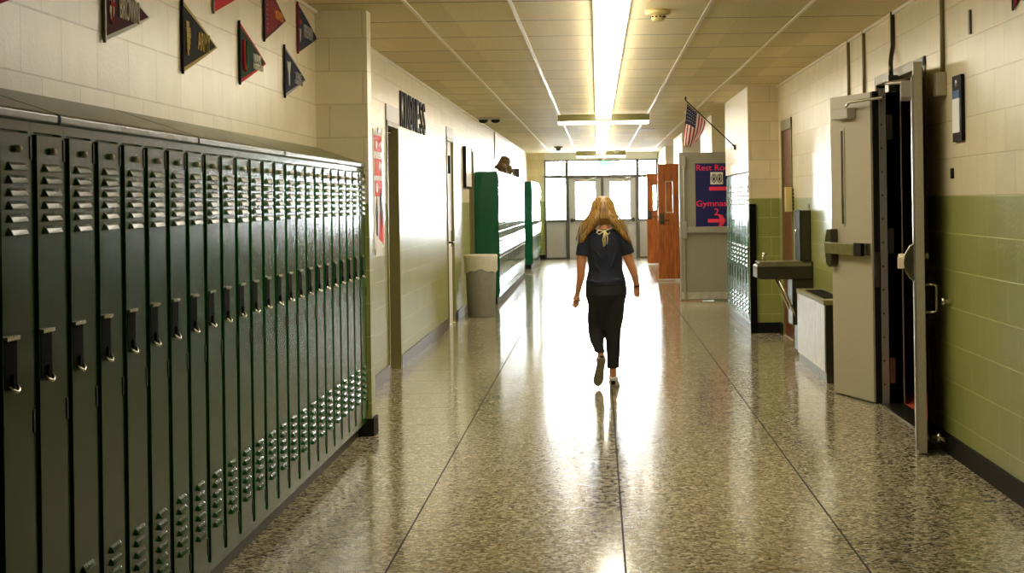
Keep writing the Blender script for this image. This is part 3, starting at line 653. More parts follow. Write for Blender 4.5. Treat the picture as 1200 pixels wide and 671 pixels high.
MB().box((0, -.006, 0), (SW, 0, SH)).obj('panel', M['navy'], sg)
k_ = GD/F
def st(txt, x, yb, w, h, nm='lettering'):
    p = atD(x, yb, GD); place_text(txt, (p.x-s0.x, -.008, p.z-s0.z), (1,0,0), (0,0,1), w*k_, h*k_, M['pink'], nm, sg, .002)
st('Rest Rooms', 816, 200, 50.5, 7); st('Gymnasium', 816, 244, 52, 9.2); st('2', 836.8, 252, 5.8, 8)
p = atD(833, 215.5, GD)-s0
def arrow(x, y, w, h, tiph):
    p = atD(x, y, GD); ax, az = p.x-s0.x, p.z-s0.z; W = w*k_; h = h*k_; th = tiph*k_
    MB().prism([(ax, az-h/2), (ax+W-th, az-h/2), (ax+W-th*1.3, az-th), (ax+W-th*.7, az-th), (ax+W, az), (ax+W-th*.7, az+th), (ax+W-th*1.3, az+th), (ax+W-th, az+h/2), (ax, az+h/2)], 1, -.009, -.006).obj('arrow', M['pink'], sg)
arrow(831, 221, 30, 4.5, 7); arrow(829.5, 258.5, 21, 4.2, 7)
a_, b_ = atD(832.5, 216, GD), atD(847, 201.5, GD)
MB().box((a_.x-s0.x, -.008, a_.z-s0.z), (b_.x-s0.x, -.006, b_.z-s0.z)).obj('icon_panel', M['white'], sg)
ic = MB()
for cx in (836.5, 843.2):
    c = atD(cx, 208.7, GD)-s0; th = []
    pts = [(c.x+math.cos(q)*.034, -.011, c.z+math.sin(q)*.06) for q in [i*math.pi/8 for i in range(17)]]
    ic.tube(pts, .006, 6); ic.sphere((c.x, -.010, c.z+.035), (.012, .003, .012)); ic.prism([(c.x-.015, c.z+.015), (c.x+.015, c.z+.015), (c.x+.01, c.z-.04), (c.x-.01, c.z-.04)], 1, -.010, -.008)
ic.obj('restroom_icons', M['black'], sg)

# ------------------------------------------------------------ wooden doors
def wood_door(xl, d, ytop, lab, w=.9):
    p = atD(xl, ytop, d); h = p.z
    t = thing('wooden_door', lab, 'door', (p.x, d, 0), group='orange wooden doors standing open')
    gx0, gx1, gz0, gz1 = .15, .27, 1.27, 1.83
    m = MB().box((0, 0, .01), (w, .045, gz0)).box((0, 0, gz1), (w, .045, h)).box((0, 0, gz0), (gx0, .045, gz1)).box((gx1, 0, gz0), (w, .045, gz1)); m.obj('leaf', M['wood'], t)
    wf = MB().box((gx0-.015, -.006, gz0-.015), (gx1+.015, 0, gz0)).box((gx0-.015, -.006, gz1), (gx1+.015, 0, gz1+.015)).box((gx0-.015, -.006, gz0), (gx0, 0, gz1)).box((gx1, -.006, gz0), (gx1+.015, 0, gz1)).obj('vision_frame', M['alu'], t)
    MB().box((gx0, .02, gz0), (gx1, .026, gz1)).obj('pane', M['glass'], wf)
    MB().box((.03, -.03, 1.05), (.11, 0, 1.25)).tube([(.07, -.03, 1.12), (.07, -.08, 1.12), (.2, -.08, 1.12)], .012).obj('lever_lock', M['steel_dark'], t, bevel=.004)
    MB().box((0, -.003, .01), (w, 0, .04)).obj('bottom_plate', M['steel_bright'], t)
wood_door(770.5, 32.8, 192, 'nearer orange wooden door standing open beside the grey door'); wood_door(757.5, 41, 203, 'farther orange wooden door half hidden behind the nearer one')
p = atD(800.3, 167.5, 33.2); tag(MB().box((1.605, 33.12, p.z-.07), (1.70, 33.199, p.z+.07)).obj('alarm_horn', M['cream_plastic'], bevel=.006), 'small yellowed alarm box high on the wall behind the flag', 'alarm')
p = atD(812, 171, 29.15); 

# ------------------------------------------------------------ flag
A = atD(803.5, 117.5, 21.5); B = atX(862.5, 172.5, 1.69); B.x = 1.685
pole = thing('flag_pole', 'thin black flag pole slanting out from the white bulkhead', 'flag pole', B)
dv = A-Vector(B)
MB().tube([(0,0,0), dv*.06], .011).tube([dv*.05, dv], .007).obj('pole', M['black'], pole)
MB().loft([(dv.x, dv.y, dv.z, .008, .008), (dv.x, dv.y, dv.z+.02, .014, .014), (dv.x, dv.y, dv.z+.05, .003, .003)], 10).obj('finial', M['black'], pole)
MB().box((-.02, -.02, -.03), (.003, .02, .03)).obj('wall_bracket', M['black'], pole)
fl = MB(); nu, nv = 26, 24; vs = []
h0 = atD(805.5, 121.5, 21.5); h1 = atD(827, 141.5, 21.5); kk = 21.5/F
def fpt(u, v):
    top = h0.lerp(h1, u)
    e = atD(801.5+13*u, 173.5-5*u-3*math.sin(u*7), 21.5)
    p = top.lerp(e, v); bulge = math.sin(math.pi*v)
    p.x += (-.012+.05*u)*bulge*.9; p.y += .028*math.sin(u*9+v*2.5)*(.25+v)+.01; p.x += .012*math.sin(u*9+1+v*3)*v
    return p
for i in range(nu+1):
    for j in range(nv+1): vs.append(fpt(i/nu, j/nv))
for i in range(nu):
    for j in range(nv):
        s = i//2; can = s < 7 and j < nv*.42
        fl.add([vs[i*(nv+1)+j], vs[(i+1)*(nv+1)+j], vs[(i+1)*(nv+1)+j+1], vs[i*(nv+1)+j+1]], [(0,1,2,3)], 2 if can else (0 if s % 2 == 0 else 1), True)
fo = fl.obj('flag', [M['flag_red'], M['flag_white'], M['flag_blue']]); tag(fo, 'small American flag hanging limp from the slanted pole', 'flag')
sm = fo.modifiers.new('s', 'SOLIDIFY'); sm.thickness = .002
sr_ = MB()
for i in range(6):
    for j in range(5):
        c = fpt((i+.5)/6*.5+.02, (j+.5)/5*.4)+Vector((0, -.006, 0)); pts = []
        for k in range(10):
            r = .0065 if k % 2 == 0 else .003; pts.append((c.x+r*math.sin(k*math.pi/5), c.z+r*math.cos(k*math.pi/5)))
        sr_.prism(pts, 1, c.y-.001, c.y)
so = sr_.obj('stars', M['flag_white'], fo)

# ------------------------------------------------------------ metal double doors (leaves)
def leaf(hx, hy, ex, ey, lab, w=None):
    v = Vector((ex-hx, ey-hy)); w = v.length
    return thing('metal_door', lab, 'door', (hx, hy, 0), math.atan2(v.y, v.x)), w
h_ = (1.985, 12.86); e_ = atD(977.5, 460, 13.6)
t, w = leaf(h_[0], h_[1], e_.x, e_.y, 'beige steel door leaf swung open flat along the right wall')
HH = 2.26
MB().box((0, -.045, .012), (w, 0, HH)).obj('leaf', M['beige_door'], t, bevel=.002)
vx = w*.66
wf = MB().box((vx-.018, -.001, 1.28), (vx+.058, .006, 1.30)).box((vx-.018, -.001, 2.00), (vx+.058, .006, 2.02)).box((vx-.018, -.001, 1.30), (vx, .006, 2.00)).box((vx+.04, -.001, 1.30), (vx+.058, .006, 2.00)).obj('vision_frame', M['alu'], t)
MB().box((vx, -.001, 1.30), (vx+.04, .002, 2.0)).obj('pane', mat('dark_glass', (.015, .014, .01), .08, 0, .6), wf)
zb = 1.12
pb = MB().box((.04, .03, zb-.045), (w-.02, .075, zb+.04)).box((.02, 0, zb-.05), (.09, .05, zb+.045))
pb.obj('push_bar', M['steel'], t, bevel=.008)
MB().prism([(w-.13, zb-.13), (w-.08, zb-.15), (w-.02, zb-.13), (w+.0, zb-.06), (w+.0, zb+.07), (w-.04, zb+.14), (w-.12, zb+.14)], 1, 0, .06).obj('latch_housing', M['steel_dark'], t, bevel=.006)
MB().box((.02, .05, zb-.05), (.16, .08, zb+.045)).obj('bar_end_cap', M['black'], t, bevel=.004)
MB().box((w*.35, 0, 2.08), (w*.78, .07, 2.16)).obj('door_closer', M['plate'], t, bevel=.008)
MB().tube([(w*.45, .05, 2.165), (.1, .12, 2.19), (-.35, .05, 2.20)], .011).obj('closer_arm', M['steel'], t)
# hinge strip on far jamb (belongs to the door frame)
hs = MB().box((XR-.04, 12.79, .012), (XR+.005, 12.8, 2.26), 0).box((XR+.005, 12.78, .012), (XR+.055, 12.8, 2.28), 1)
k = .15
while k < 2.2: hs.sphere((XR+.022, 12.778, k), .008, 2, 8, 4); k += .17
hs.obj('continuous_hinge', [M['black'], M['alu'], M['steel_dark']], dfr)
for z in (2.0, 1.18, .25): MB().box((XR+.06, 12.775, z-.09), (XR+.10, 12.8, z+.09)).obj('hinge_plate', M['steel'], dfr)
MB().box((XR-.035, 12.775, .85), (XR-.005, 12.79, 1.1)).obj('strike_plate', M['steel'], dfr)
# right leaf, edge-on
h_ = (1.97, 11.05); e_ = atD(1076.5, 533, 10.29)
t, w = leaf(h_[0], h_[1], e_.x, e_.y, 'beige steel door leaf seen edge-on, jutting into the corridor')
MB().box((0, -.0, .012), (w, .05, 2.28)).obj('leaf', M['beige_door'], t, bevel=.002)
MB().box((.04, -.012, .03), (w-.0, 0, 2.2)).obj('face_plate', M['alu'], t)
MB().prism([(w-.16, .0), (w-.05, .0), (w-.045, 0)], 2, 1, 1.001)
z0, z1 = 1.005, 1.225; zc = (z0+z1)/2
prof = [(-.005, z0), (-.035, z0+.015), (-.062, z0+.06), (-.07, zc), (-.062, z1-.06), (-.035, z1-.012), (-.005, z1)]
MB().prism([(u, v) for u, v in prof], 0, w-.14, w-.005).obj('latch_housing', M['steel'], t, bevel=.005)
MB().box((.05, -.10, zc-.03), (w-.10, -.055, zc+.03)).box((w-.12, -.105, zc-.035), (w-.03, -.065, zc+.03)).obj('push_bar', M['knob'], t, bevel=.005)
MB().tube([(w-.05, .05, .985), (w-.05, .105, .985), (w-.05, .115, .975), (w-.05, .115, .835), (w-.05, .105, .825), (w-.05, .05, .825)], .007).obj('pull_handle', M['chrome'], t)
MB().tube([(w-.05, .05, 1.15), (w-.05, .075, 1.15)], .02, 14).obj('lock_cylinder', M['steel'], t)
MB().box((.25, -.075, 2.08), (w-.12, -.005, 2.18)).obj('door_closer', M['plate'], t, bevel=.006)
MB().tube([(.4, -.04, 2.185), (.1, -.16, 2.2), (-.25, -.02, 2.24)], .011).obj('closer_arm', M['steel'], t)
tag(MB().tube([(1.93, 10.34, .10), (1.97, 10.32, .095), (2.016, 10.3, .075)], .011).tube([(1.965, 10.32, .12), (1.965, 10.32, .07)], .012).obj('door_holder', M['chrome']), 'chrome hook holder between the open leaf bottom and right wall', 'door holder')
tag(MB().tube([(XR, 10.25, .89), (XR-.035, 10.25, .89)], .012, 12).tube([(XR-.03, 10.25, .89), (XR-.05, 10.25, .89)], .022, 14).obj('wall_bumper', M['chrome']), 'small chrome bumper on green wall behind the edge-on door', 'door bumper')
# wall things near
def conduit(x, y0, y1, lab, r=.012, bx=None, m='conduit'):
    d = atX(x, y0, XR).y; z1 = atX(x, y1, XR).z
    o = MB().tube([(XR-r, d, CEIL), (XR-r, d, z1)], r).obj('wall_conduit', M[m]); tag(o, lab, 'conduit', 'conduits on the right wall'); return d, z1
conduit(995.5, 46, 130, 'thin conduit above the open leaf, farthest left of the right-wall conduits'); conduit(1013.5, 36, 130, 'thin conduit dropping behind the middle of the open beige leaf')
d_ = atX(1048, 8, XR).y
tag(MB().tube([(XR-.014, d_, CEIL), (XR-.014, d_, 2.52), (XR-.03, d_-.03, 2.45), (XR-.05, d_-.12, 2.39), (XR-.05, d_-.13, 2.30)], .016).box((XR-.08, d_-.2, 2.2), (XR-.015, d_-.06, 2.31)).obj('wall_conduit', M['steel_dark']), 'dark bent conduit running down into the double door frame', 'conduit', 'conduits on the right wall')
d, z = conduit(1106, 0, 92, 'straight dark conduit ending in a beige box above the edge-on door', .013)
tag(MB().box((XR-.06, d-.06, 2.08), (XR-.001, d+.06, 2.215)).obj('junction_box', M['beige_door'], bevel=.004), 'beige junction box hanging under the straight conduit', 'junction box')
tag(MB().box((XR-.012, 9.56, 2.37), (XR, 9.6, 2.5)).obj('wall_slot', M['steel_dark']), 'short vertical metal strip on the cream wall upper right', 'bracket')
p = atX(1117, 203, XR); tag(MB().box((XR-.012, p.y-.025, p.z-.03), (XR, p.y+.025, p.z+.03)).obj('wall_switch', M['black']), 'tiny dark square switch on the cream wall beside the edge-on door', 'switch')
a, b = atX(1120, 95, XR), atX(1131.5, 165, XR)
t = thing('wall_plaque', 'black framed plaque with blue band on the cream right wall', 'plaque', (XR, b.y, b.z)); PH = .37; PW = a.y-b.y
MB().box((-.022, 0, 0), (0, PW, PH)).obj('frame', M['black'], t, bevel=.004)
MB().box((-.026, .035, .05), (-.021, PW-.02, .24)).obj('certificate', M['paper'], t); MB().box((-.026, .035, .24), (-.021, PW-.02, .285)).obj('blue_band', M['plaque_blue'], t)
MB().sphere((-.024, PW*.5, .325), (.004, .03, .022)).obj('seal', M['steel'], t)

# cabinet heater
a = Vector((1.82, 14.33)); b = Vector((1.82, 16.4))
t = thing('cabinet_heater', 'brushed metal cabinet with black top grille by right wall', 'heater', (1.82, 14.33, 0)); HL = 1.95; HD = .205; HZ = .67
MB().box((.02, .03, 0), (HD, HL-.03, .1)).obj('toe_kick', M['black'], t)
MB().box((0, .004, .09), (.012, HL, HZ-.04)).obj('front_panel', M['steel_bright'], t, bevel=.003)
MB().box((.012, 0, .0), (HD, HL, HZ-.04)).obj('body', M['steel_dark'], t)
MB().box((-.006, -.004, HZ-.04), (HD, HL+.004, HZ)).obj('top', M['olive'], t, bevel=.004)
gr = MB().box((.03, .25, HZ), (HD-.03, HL-.4, HZ+.003))
for k in range(40): gr.box((.03, .25+k*.0325, HZ+.003), (HD-.03, .262+k*.0325, HZ+.008))
gr.obj('top_grille', M['black'], t)
# drinking fountain
FDD = 16.75
t = thing('drinking_fountain', 'dark steel drinking fountain jutting out from the right wall', 'drinking fountain', (XR, FDD, 0))
bx0 = atD(887.5, 318, FDD).x-XR
bs = MB().prism([(bx0, .75), (bx0+.03, .735), (-.02, .73), (-.0, .73), (0, .9), (-.1, .895), (bx0+.02, .875), (bx0, .86)], 1, 0, .42)
bs.obj('basin', M['steel_dark'], t, bevel=.008)
MB().box((bx0, -.004, .855), (-.02, .0, .885)).box((bx0-.004, 0, .75), (bx0, .42, .86)).box((bx0+.02, .0, .885), (-.1, .42, .90)).obj('rim', M['steel'], t, bevel=.003)
MB().box((bx0+.33, .03, .3), (-.001, .40, .74)).box((-.14, .03, .05), (-.001, .4, .3)).obj('cabinet', M['steel_dark'], t, bevel=.004)
for q in (0.02, .38): MB().tube([(bx0+.20, q, .74), (bx0+.36, q, .38)], .013, 8).obj('brace', M['chrome'], t)
MB().tube([(bx0+.08, .2, .89), (bx0+.08, .2, .93), (bx0+.085, .2, .96), (bx0+.11, .2, .975)], [.018, .014, .016, .012]).sphere((bx0+.085, .2, .965), .02).obj('spout', M['chrome'], t)
t2 = thing('bottle_filler', 'dark upright bottle filler panel above the drinking fountain', 'bottle filler', (XR, 16.9, .901))
MB().box((-.10, 0, 0), (-.001, .45, .48)).obj('housing', M['steel_dark'], t2, bevel=.005)
MB().box((-.104, -.002, 0), (-.096, .45, .48)).box((-.01, -.004, 0), (-.001, .0, .48)).obj('edge_strip', M['black'], t2)
MB().tube([(-.10, .2, .3), (-.12, .2, .29), (-.12, .2, .26)], .008).obj('nozzle', M['chrome'], t2)
p0 = atD(934, 264, 17.4)
t3 = thing('wall_placard', 'white placard with black figure beside the bottle filler', 'sign', (p0.x, 17.4, p0.z), group='small placards by the fountain')
MB().box((0, 0, 0), (.055, .006, .155)).obj('plate', M['white'], t3)
MB().tube([(.018, -.002, .03), (.03, -.002, .045), (.033, -.002, .08), (.02, -.002, .10), (.022, -.002, .125), (.036, -.002, .125)], .006, 6).obj('glyph', M['black'], t3)
p0 = atD(946.5, 247, 17.0)
t4 = thing('wall_placard', 'tiny white placard standing on top of the bottle filler', 'sign', (p0.x, 17.0, 1.383), group='small placards by the fountain')
MB().box((0, 0, 0), (.055, .006, .065)).obj('plate', M['white'], t4); MB().box((.012, -.002, .015), (.02, 0, .05)).box((.03, -.002, .015), (.045, 0, .05)).obj('glyph', M['black'], t4)
p0 = atD(921, 248, 18.35); p1 = atD(930, 219, 18.35)
t = thing('wall_box', 'yellowed box with dark side slots beside the red-brown door', 'alarm box', (p0.x, 18.35, p0.z))
MB().box((0, 0, 0), (XR-p0.x-.012, .12, p1.z-p0.z)).obj('housing', M['cream_plastic'], t, bevel=.006)
sl = MB()
for k in range(6): sl.box((.07, -.004, .02+k*.038), (.092, 0, .045+k*.038))
sl.obj('slots', M['black'], t)

# ------------------------------------------------------------ the walking girl
GY = 14.18; gk = GY/F
def G(x, y, off=0):
    a, b = ray(x, y); return Vector((a*GY, GY+off, CAMZ-b*GY))
def ringpx(y, xl, xr, off, ry):
    a, b = G(xl, y), G(xr, y); return ((a.x+b.x)/2, GY+off, (a.z+b.z)/2, (b.x-a.x)/2, ry)
gc = G(708, 455); girl = thing('person', 'girl seen from behind walking, blonde hair, navy top, charcoal leggings', 'person', (gc.x, GY+.1, 0))
inv = Vector((-gc.x, -GY-.1, 0))
def gobj(mb, name, m, parent=girl, remesh=.006, sm=3):
    mb.v = [tuple(Vector(v)+inv) for v in mb.v]
    return mb.obj(name, m, parent, remesh=remesh, smooth_it=sm)
BO = .12   # body centre offset in depth
b = MB()
hc = G(707.5, 247, BO+.03)
# head: skull + jaw
b.sphere(hc, (.070, .088, .098), n=24, mseg=14); b.sphere(hc+Vector((0, .03, -.045)), (.052, .06, .065), n=20, mseg=12)
b.sphere(hc+Vector((0, .098, -.02)), (.011, .02, .02)); b.sphere(hc+Vector((0, .085, -.058)), (.022, .012, .008))
for s in (-1, 1):
    b.sphere(hc+Vector((s*.071, .005, -.015)), (.009, .02, .03)); b.sphere(hc+Vector((s*.028, .078, .008)), (.014, .010, .008))
b.loft([ringpx(258, 703, 713, BO+.015, .045), ringpx(264, 702.5, 714, BO+.01, .045), ringpx(270, 699, 718, BO, .055), ringpx(276, 690, 727, BO, .07)], 20)
b.loft([ringpx(274, 690, 726, BO, .06), ringpx(285, 689, 728, BO, .08), ringpx(300, 691, 727, BO, .085), ringpx(320, 693, 727, BO, .078), ringpx(335, 690, 730, BO, .09), ringpx(352, 690, 731, BO+.01, .1), ringpx(362, 692, 729, BO+.01, .09)], 24)
# arms
def limb(mb, pts): mb.tube([p for p, r in pts], [r for p, r in pts], 14)
la = [(G(687, 277, BO), .040), (G(683, 288, BO-.01), .041), (G(681.5, 302, BO-.015), .040), (G(681, 314, BO-.02), .036), (G(680.5, 325, BO-.01), .033), (G(678.5, 335, BO+.02), .027), (G(676.8, 345, BO+.05), .020), (G(676, 349, BO+.06), .021)]
ra = [(G(728, 277, BO), .040), (G(732.5, 288, BO), .041), (G(736.5, 302, BO+.01), .039), (G(740.5, 313, BO+.01), .034), (G(743.5, 322, BO+.02), .031), (G(746, 331, BO+.04), .025), (G(747, 337, BO+.06), .020), (G(747, 340, BO+.065), .021)]
limb(b, la); limb(b, ra)
def hand(mb, palm, tips, thumb, off):
    p0, p1 = palm; a, c = G(*p0, off), G(*p1, off)
    mb.tube([a, a.lerp(c, .5), c], [.020, .030, .024], 12)
    mb.tube([a+Vector((0, .02, 0)), c+Vector((0, .02, 0))], [.018, .022], 10)
    for i, (tx, ty, l) in enumerate(tips):
        root = c+Vector(((i-1.5)*.011, (i-1.5)*.010, .006)); e = G(tx, ty, off+(i-1.5)*.014); m = root.lerp(e, .5)+Vector((.0, .010, 0))
        mb.tube([root, m, root.lerp(e, .8)+Vector((0, .004, 0)), e], [.0095, .0085, .0078, .0065], 8)
    e = G(*thumb, off-.02); root = a.lerp(c, .35); mb.tube([root, root.lerp(e, .5)+Vector((.003, 0, 0)), e], [.013, .0105, .008], 8)
hand(b, ((676, 348), (675, 353.5)), ((671, 360.5, 1), (673.2, 363, 1), (675.6, 362.6, 1), (677.8, 360.6, 1)), (681.5, 355.5), BO+.06)
hand(b, ((747, 339), (747, 343)), ((744.8, 348, 1), (746.8, 350, 1), (748.9, 349.4, 1), (750.6, 347, 1)), (743.3, 344.5), BO+.065)
# legs
LL = [(354, 691, 711, BO+.01, .085), (366, 690.5, 709, BO+.02, .078), (378, 691, 708, BO+.035, .065), (389, 692, 706.5, BO+.04, .052), (399, 693.5, 706.5, BO+.0, .052), (408, 697, 707, BO-.06, .042), (414, 700, 708, BO-.085, .032), (421, 701, 708, BO-.09, .03)]
RL = [(354, 709, 731, BO+.01, .085), (366, 710, 731, BO, .08), (378, 711, 729, BO, .068), (391, 712, 726, BO-.005, .052), (404, 713, 725.5, BO-.01, .05), (416, 714, 724.5, BO-.015, .043), (430, 714.5, 723, BO-.02, .032), (438, 714, 722.5, BO-.02, .032), (447, 714, 723, BO-.015, .04)]
for L_ in (LL, RL): b.loft([ringpx(*r) for r in L_], 18)
# feet
def G0(x, y, z, off): return Vector((G(x, y).x, GY+off, z))
b.tube([G(704.7, 424, BO-.085), G(702.8, 436, BO-.05), G(701.5, 446, BO-.02)], [.028, .028, .022], 12)
b.tube([Vector((G(718.5, 452).x, GY+.07, .04)), Vector((G(719.5, 452).x, GY+.17, .04)), Vector((G(720, 452).x, GY+.26, .03))], [.036, .036, .025], 12)
body = gobj(b, 'body', M['skin'], remesh=.0035, sm=2)
# shirt
s = MB()
s.loft([ringpx(268.5, 698, 719, BO, .062), ringpx(271, 692, 724, BO, .075), ringpx(275, 686.5, 729.5, BO, .085), ringpx(283, 686, 730, BO, .098), ringpx(293, 687.5, 729.5, BO, .102), ringpx(303, 688.5, 729.5, BO, .1), ringpx(316, 690, 729.5, BO, .096), ringpx(324, 687.5, 732, BO, .106), ringpx(330, 686, 734, BO, .12), ringpx(335, 686.2, 734.2, BO, .124)], 32)
s.tube([G(691, 276, BO), G(686, 281, BO), G(683, 290, BO-.01), G(682, 300, BO-.015)], [.045, .05, .05, .053], 18)
s.tube([G(724, 275, BO), G(729.5, 280, BO), G(733.5, 288, BO), G(736.8, 297.5, BO+.01)], [.045, .05, .05, .053], 18)
for (xa, ya, xb, yb) in ((696, 292, 708, 310), (701, 288, 716, 312), (694, 306, 704, 322), (722, 296, 714, 318)):
    s.tube([G(xa, ya, BO-.092), G((xa+xb)/2+1, (ya+yb)/2, BO-.097), G(xb, yb, BO-.09)], [.004, .008, .004], 8)
s.tube([G(688, 328, BO-.09), G(700, 331, BO-.108), G(712, 330, BO-.11), G(730, 327, BO-.09)], .010, 8)
gobj(s, 'top', M['tee'], remesh=.006, sm=3)
c = MB()
c.tube([G(698.5, 268.5, BO-.055), G(703, 270, BO-.085), G(708.5, 270.5, BO-.092), G(714, 268.5, BO-.08), G(717, 267, BO-.055)], .0055, 8)
for e0, e1 in (((707.5, 289), (706.5, 280)), ((711.5, 286), (712, 278)), ((709, 288), (709, 279))): c.tube([G(708.5, 270.5, BO-.095), G(*e1, BO-.108), G(*e0, BO-.108)], .0048, 8)
c.tube([G(708.5, 270.5, BO-.095), G(702, 274.5, BO-.10), G(699, 272, BO-.095), G(702, 269.5, BO-.09)], .0045, 8).tube([G(708.5, 270.5, BO-.095), G(713, 275, BO-.10), G(714.5, 272, BO-.09)], .0045, 8)
gobj(c, 'neck_tie', M['cord'], remesh=0)
# leggings
l = MB()
l.loft([ringpx(329, 689, 731.5, BO, .104), ringpx(337, 685.6, 735, BO-.002, .122), ringpx(346, 685.4, 735.2, BO-.006, .13), ringpx(358, 689, 732, BO, .105), ringpx(370, 696, 724, BO+.01, .075), ringpx(382, 702, 716, BO+.015, .05), ringpx(388, 705, 712, BO+.015, .035)], 30)
L1 = [(350, 688, 711, BO+.0, .11), (362, 688.8, 711, BO+.012, .098), (375, 688, 709.5, BO+.035, .082), (386, 688.6, 709.2, BO+.042, .07), (392, 689.2, 708, BO+.025, .063), (401, 691, 707.6, BO-.01, .058), (408, 695, 707.6, BO-.055, .052), (413.5, 697, 709.4, BO-.085, .044)]
R1 = [(350, 707, 733.5, BO+.0, .11), (362, 708, 732.3, BO, .10), (375, 709.3, 731.2, BO, .082), (386, 708.6, 728.6, BO, .07), (393, 709.2, 727.8, BO-.002, .063), (404, 710, 727.6, BO-.01, .062), (416, 711, 726.8, BO-.014, .054), (425, 711.2, 726, BO-.018, .048), (432.5, 711.2, 726, BO-.02, .046)]
for L_ in (L1, R1): l.loft([ringpx(*r) for r in L_], 22)
gobj(l, 'leggings', M['leggings'], remesh=.006, sm=3)
# hair
h = MB()
h.loft([ringpx(229.6, 702, 711.5, BO+.03, .035), ringpx(232, 697.5, 715.8, BO+.03, .065), ringpx(236.5, 693.8, 719.4, BO+.025, .09), ringpx(243, 692, 721.2, BO+.02, .098), ringpx(250, 690.4, 723, BO+.01, .099), ringpx(256, 690.3, 723.3, BO+.0, .09), ringpx(260, 691, 722.6, BO+.01, .072), ringpx(264, 695, 718, BO+.02, .05)], 32)
def lock(pts): h.loft([ringpx(*p) for p in pts], 18)
lock([(242, 695, 708, BO+.01, .06), (248, 692, 708.6, BO-.005, .078), (254, 690, 708.5, BO-.012, .086), (260, 688.3, 705, BO-.02, .085), (265, 686.5, 700.5, BO-.015, .08), (270, 684, 696, BO-.01, .08), (275, 681.5, 691, BO-.01, .078), (281, 679, 688, BO-.012, .062), (287.5, 678, 682, BO-.01, .03)])
lock([(242, 705.5, 718, BO+.01, .06), (248, 706, 721, BO-.005, .078), (254, 707.3, 723.5, BO-.012, .086), (260, 711.5, 726, BO-.02, .085), (265, 716, 729, BO-.015, .08), (270, 720.5, 732.5, BO-.01, .08), (275, 725.5, 736, BO-.01, .078), (281, 731, 739.5, BO-.01, .055), (286, 737.5, 741.5, BO+.0, .025)])
hr = gobj(h, 'hair', M['hair'], remesh=.005, sm=6)
st_ = MB()
for k in range(90):
    side = -1 if k % 2 else 1; u = random.random()
    x0 = 706.5+side*u*6; xe = 707+side*(12+u*21); ye = 262+u*21+random.uniform(-2, 3)
    pm = G(706.5+side*(3+u*14), 248+u*2, 0); 
    q = [G(x0, 232+u*2.2, BO-.02), G(706.5+side*(2.5+u*10.6), 241, BO-.062+u*.03), G(706.8+side*(3+u*14), 251, BO-.082+u*.045), G(xe*.55+(706.8+side*(5+u*16))*.45, 261+u*3, BO-.10+u*.045), G(xe, ye, BO-.088+u*.04)]
    st_.tube(q, [.002, .0035, .004, .0035, .0015], 5)
gobj(st_, 'hair_strands', M['hair'], parent=girl, remesh=0)
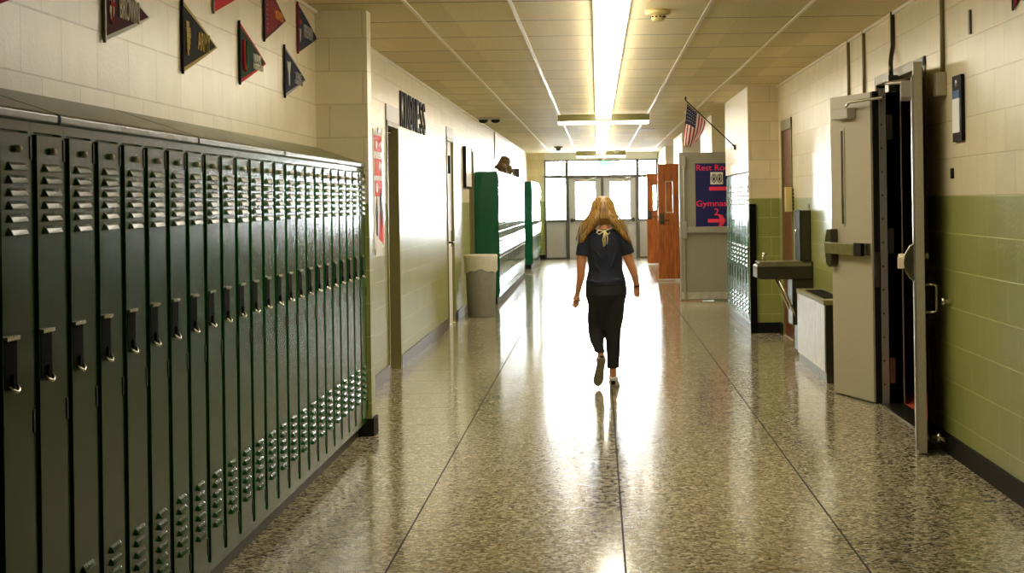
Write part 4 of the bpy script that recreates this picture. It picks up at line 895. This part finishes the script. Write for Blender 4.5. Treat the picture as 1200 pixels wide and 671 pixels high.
# bracelet, socks, shoes
br = MB(); cx = G(746.8, 336.5, BO+.055)
br.tube([cx+Vector((math.cos(a)*.026, math.sin(a)*.026, .006*math.cos(a))) for a in [i*math.pi/8 for i in range(17)]], .006, 8, caps=False)
gobj(br, 'bracelet', M['black'], remesh=0)
def shoe(name_root, M4, lab=None):
    """local: y from heel 0 to toe .235, z up, x width; M4 maps to world"""
    def T(mb):
        mb.v = [tuple(M4 @ Vector(v)) for v in mb.v]; return mb
    secs = [(.0, .024, .060), (.02, .032, .066), (.06, .034, .066), (.10, .035, .062), (.14, .039, .050), (.18, .040, .040), (.215, .033, .032), (.235, .014, .022)]
    up = MB(); n = 16; vs = []
    for y, hw, hz in secs:
        for k in range(n):
            a = math.pi*2*k/n; vs.append((hw*math.cos(a), y, .018+max(0, math.sin(a))*hz-(.0 if math.sin(a) >= 0 else .004)))
    m = len(secs); up.add(vs, [(i*n+k, i*n+(k+1)%n, (i+1)*n+(k+1)%n, (i+1)*n+k) for i in range(m-1) for k in range(n)]+[tuple(range(n)), tuple((m-1)*n+k for k in range(n))], 0, True)
    so = gobj(T(up), 'shoe', M['shoe'], remesh=0)
    sl = MB(); out = []
    for y, hw in ((0-.004, .018), (.01, .030), (.05, .034), (.10, .032), (.15, .040), (.19, .042), (.22, .034), (.242, .012)): out.append((hw, y))
    poly = out+[(-x, y) for x, y in reversed(out)]
    sl.prism(poly, 2, 0, .022)
    gobj(T(sl), 'sole', M['sole'], parent=so, remesh=0)
    hb = MB().box((-.018, -.010, .03), (.018, .012, .062)); gobj(T(hb), 'heel_tab', M['black'], parent=so, remesh=0)
    cf = MB(); cf.tube([(.033*math.cos(a), .045+.04*math.sin(a), .078) for a in [i*math.pi/8 for i in range(17)]], .009, 8, caps=False); gobj(T(cf), 'collar', M['sock'], parent=so, remesh=0)
    for k in range(3):
        ls = MB().box((-.022, .115+k*.02, .062-k*.006), (.022, .122+k*.02, .07-k*.006)); gobj(T(ls), 'lace', M['sock'], parent=so, remesh=0)
RX = G(718.7, 452).x
shoe('r', Matrix.Translation((RX, GY-.005, 0)) @ Matrix.Rotation(math.radians(-4), 4, 'Z'))
# left shoe: heel up, toe on the floor, sole facing the camera
toe = Vector((G(700, 455).x, GY+.05, .01)); heel = G(705.3, 420.5, -.035)
yv = (toe-heel).normalized(); zv = Vector((0, 1, .35)); zv = (zv-yv*zv.dot(yv)).normalized(); xv = yv.cross(zv)
R = Matrix((xv, yv, zv)).transposed().to_4x4()
shoe('l', Matrix.Translation(heel) @ R)

# ------------------------------------------------------------ light, world, camera
wd = bpy.data.worlds.new('w'); bpy.context.scene.world = wd; wd.use_nodes = True
bg = wd.node_tree.nodes['Background']; bg.inputs[0].default_value = (.93, .96, 1, 1); bg.inputs[1].default_value = 130.0
al = bpy.data.lights.new('window_portal', 'AREA'); al.shape = 'RECTANGLE'; al.size = x1-x0; al.size_y = zt
al.cycles.is_portal = True
ao = bpy.data.objects.new('window_portal', al); C.objects.link(ao); ao.location = ((x0+x1)/2, FD+.12, zt/2); ao.rotation_euler = (math.radians(-90), 0, 0)
cam = bpy.data.cameras.new('camera'); co = bpy.data.objects.new('camera', cam); C.objects.link(co)
cam.sensor_width = 36; cam.lens = F/1200*36; cam.shift_x = -100/1200; cam.shift_y = -100.5/1200; cam.clip_end = 300
co.matrix_world = Matrix.Translation((0, 0, CAMZ)) @ Matrix.Rotation(math.radians(90), 4, 'X') @ Matrix.Rotation(-RO, 4, 'Z')
S = bpy.context.scene; S.camera = co
S.view_settings.view_transform = 'Standard'; S.view_settings.look = 'None'; S.view_settings.gamma = 1; S.view_settings.use_curve_mapping = False
S.view_settings.exposure = 0.0
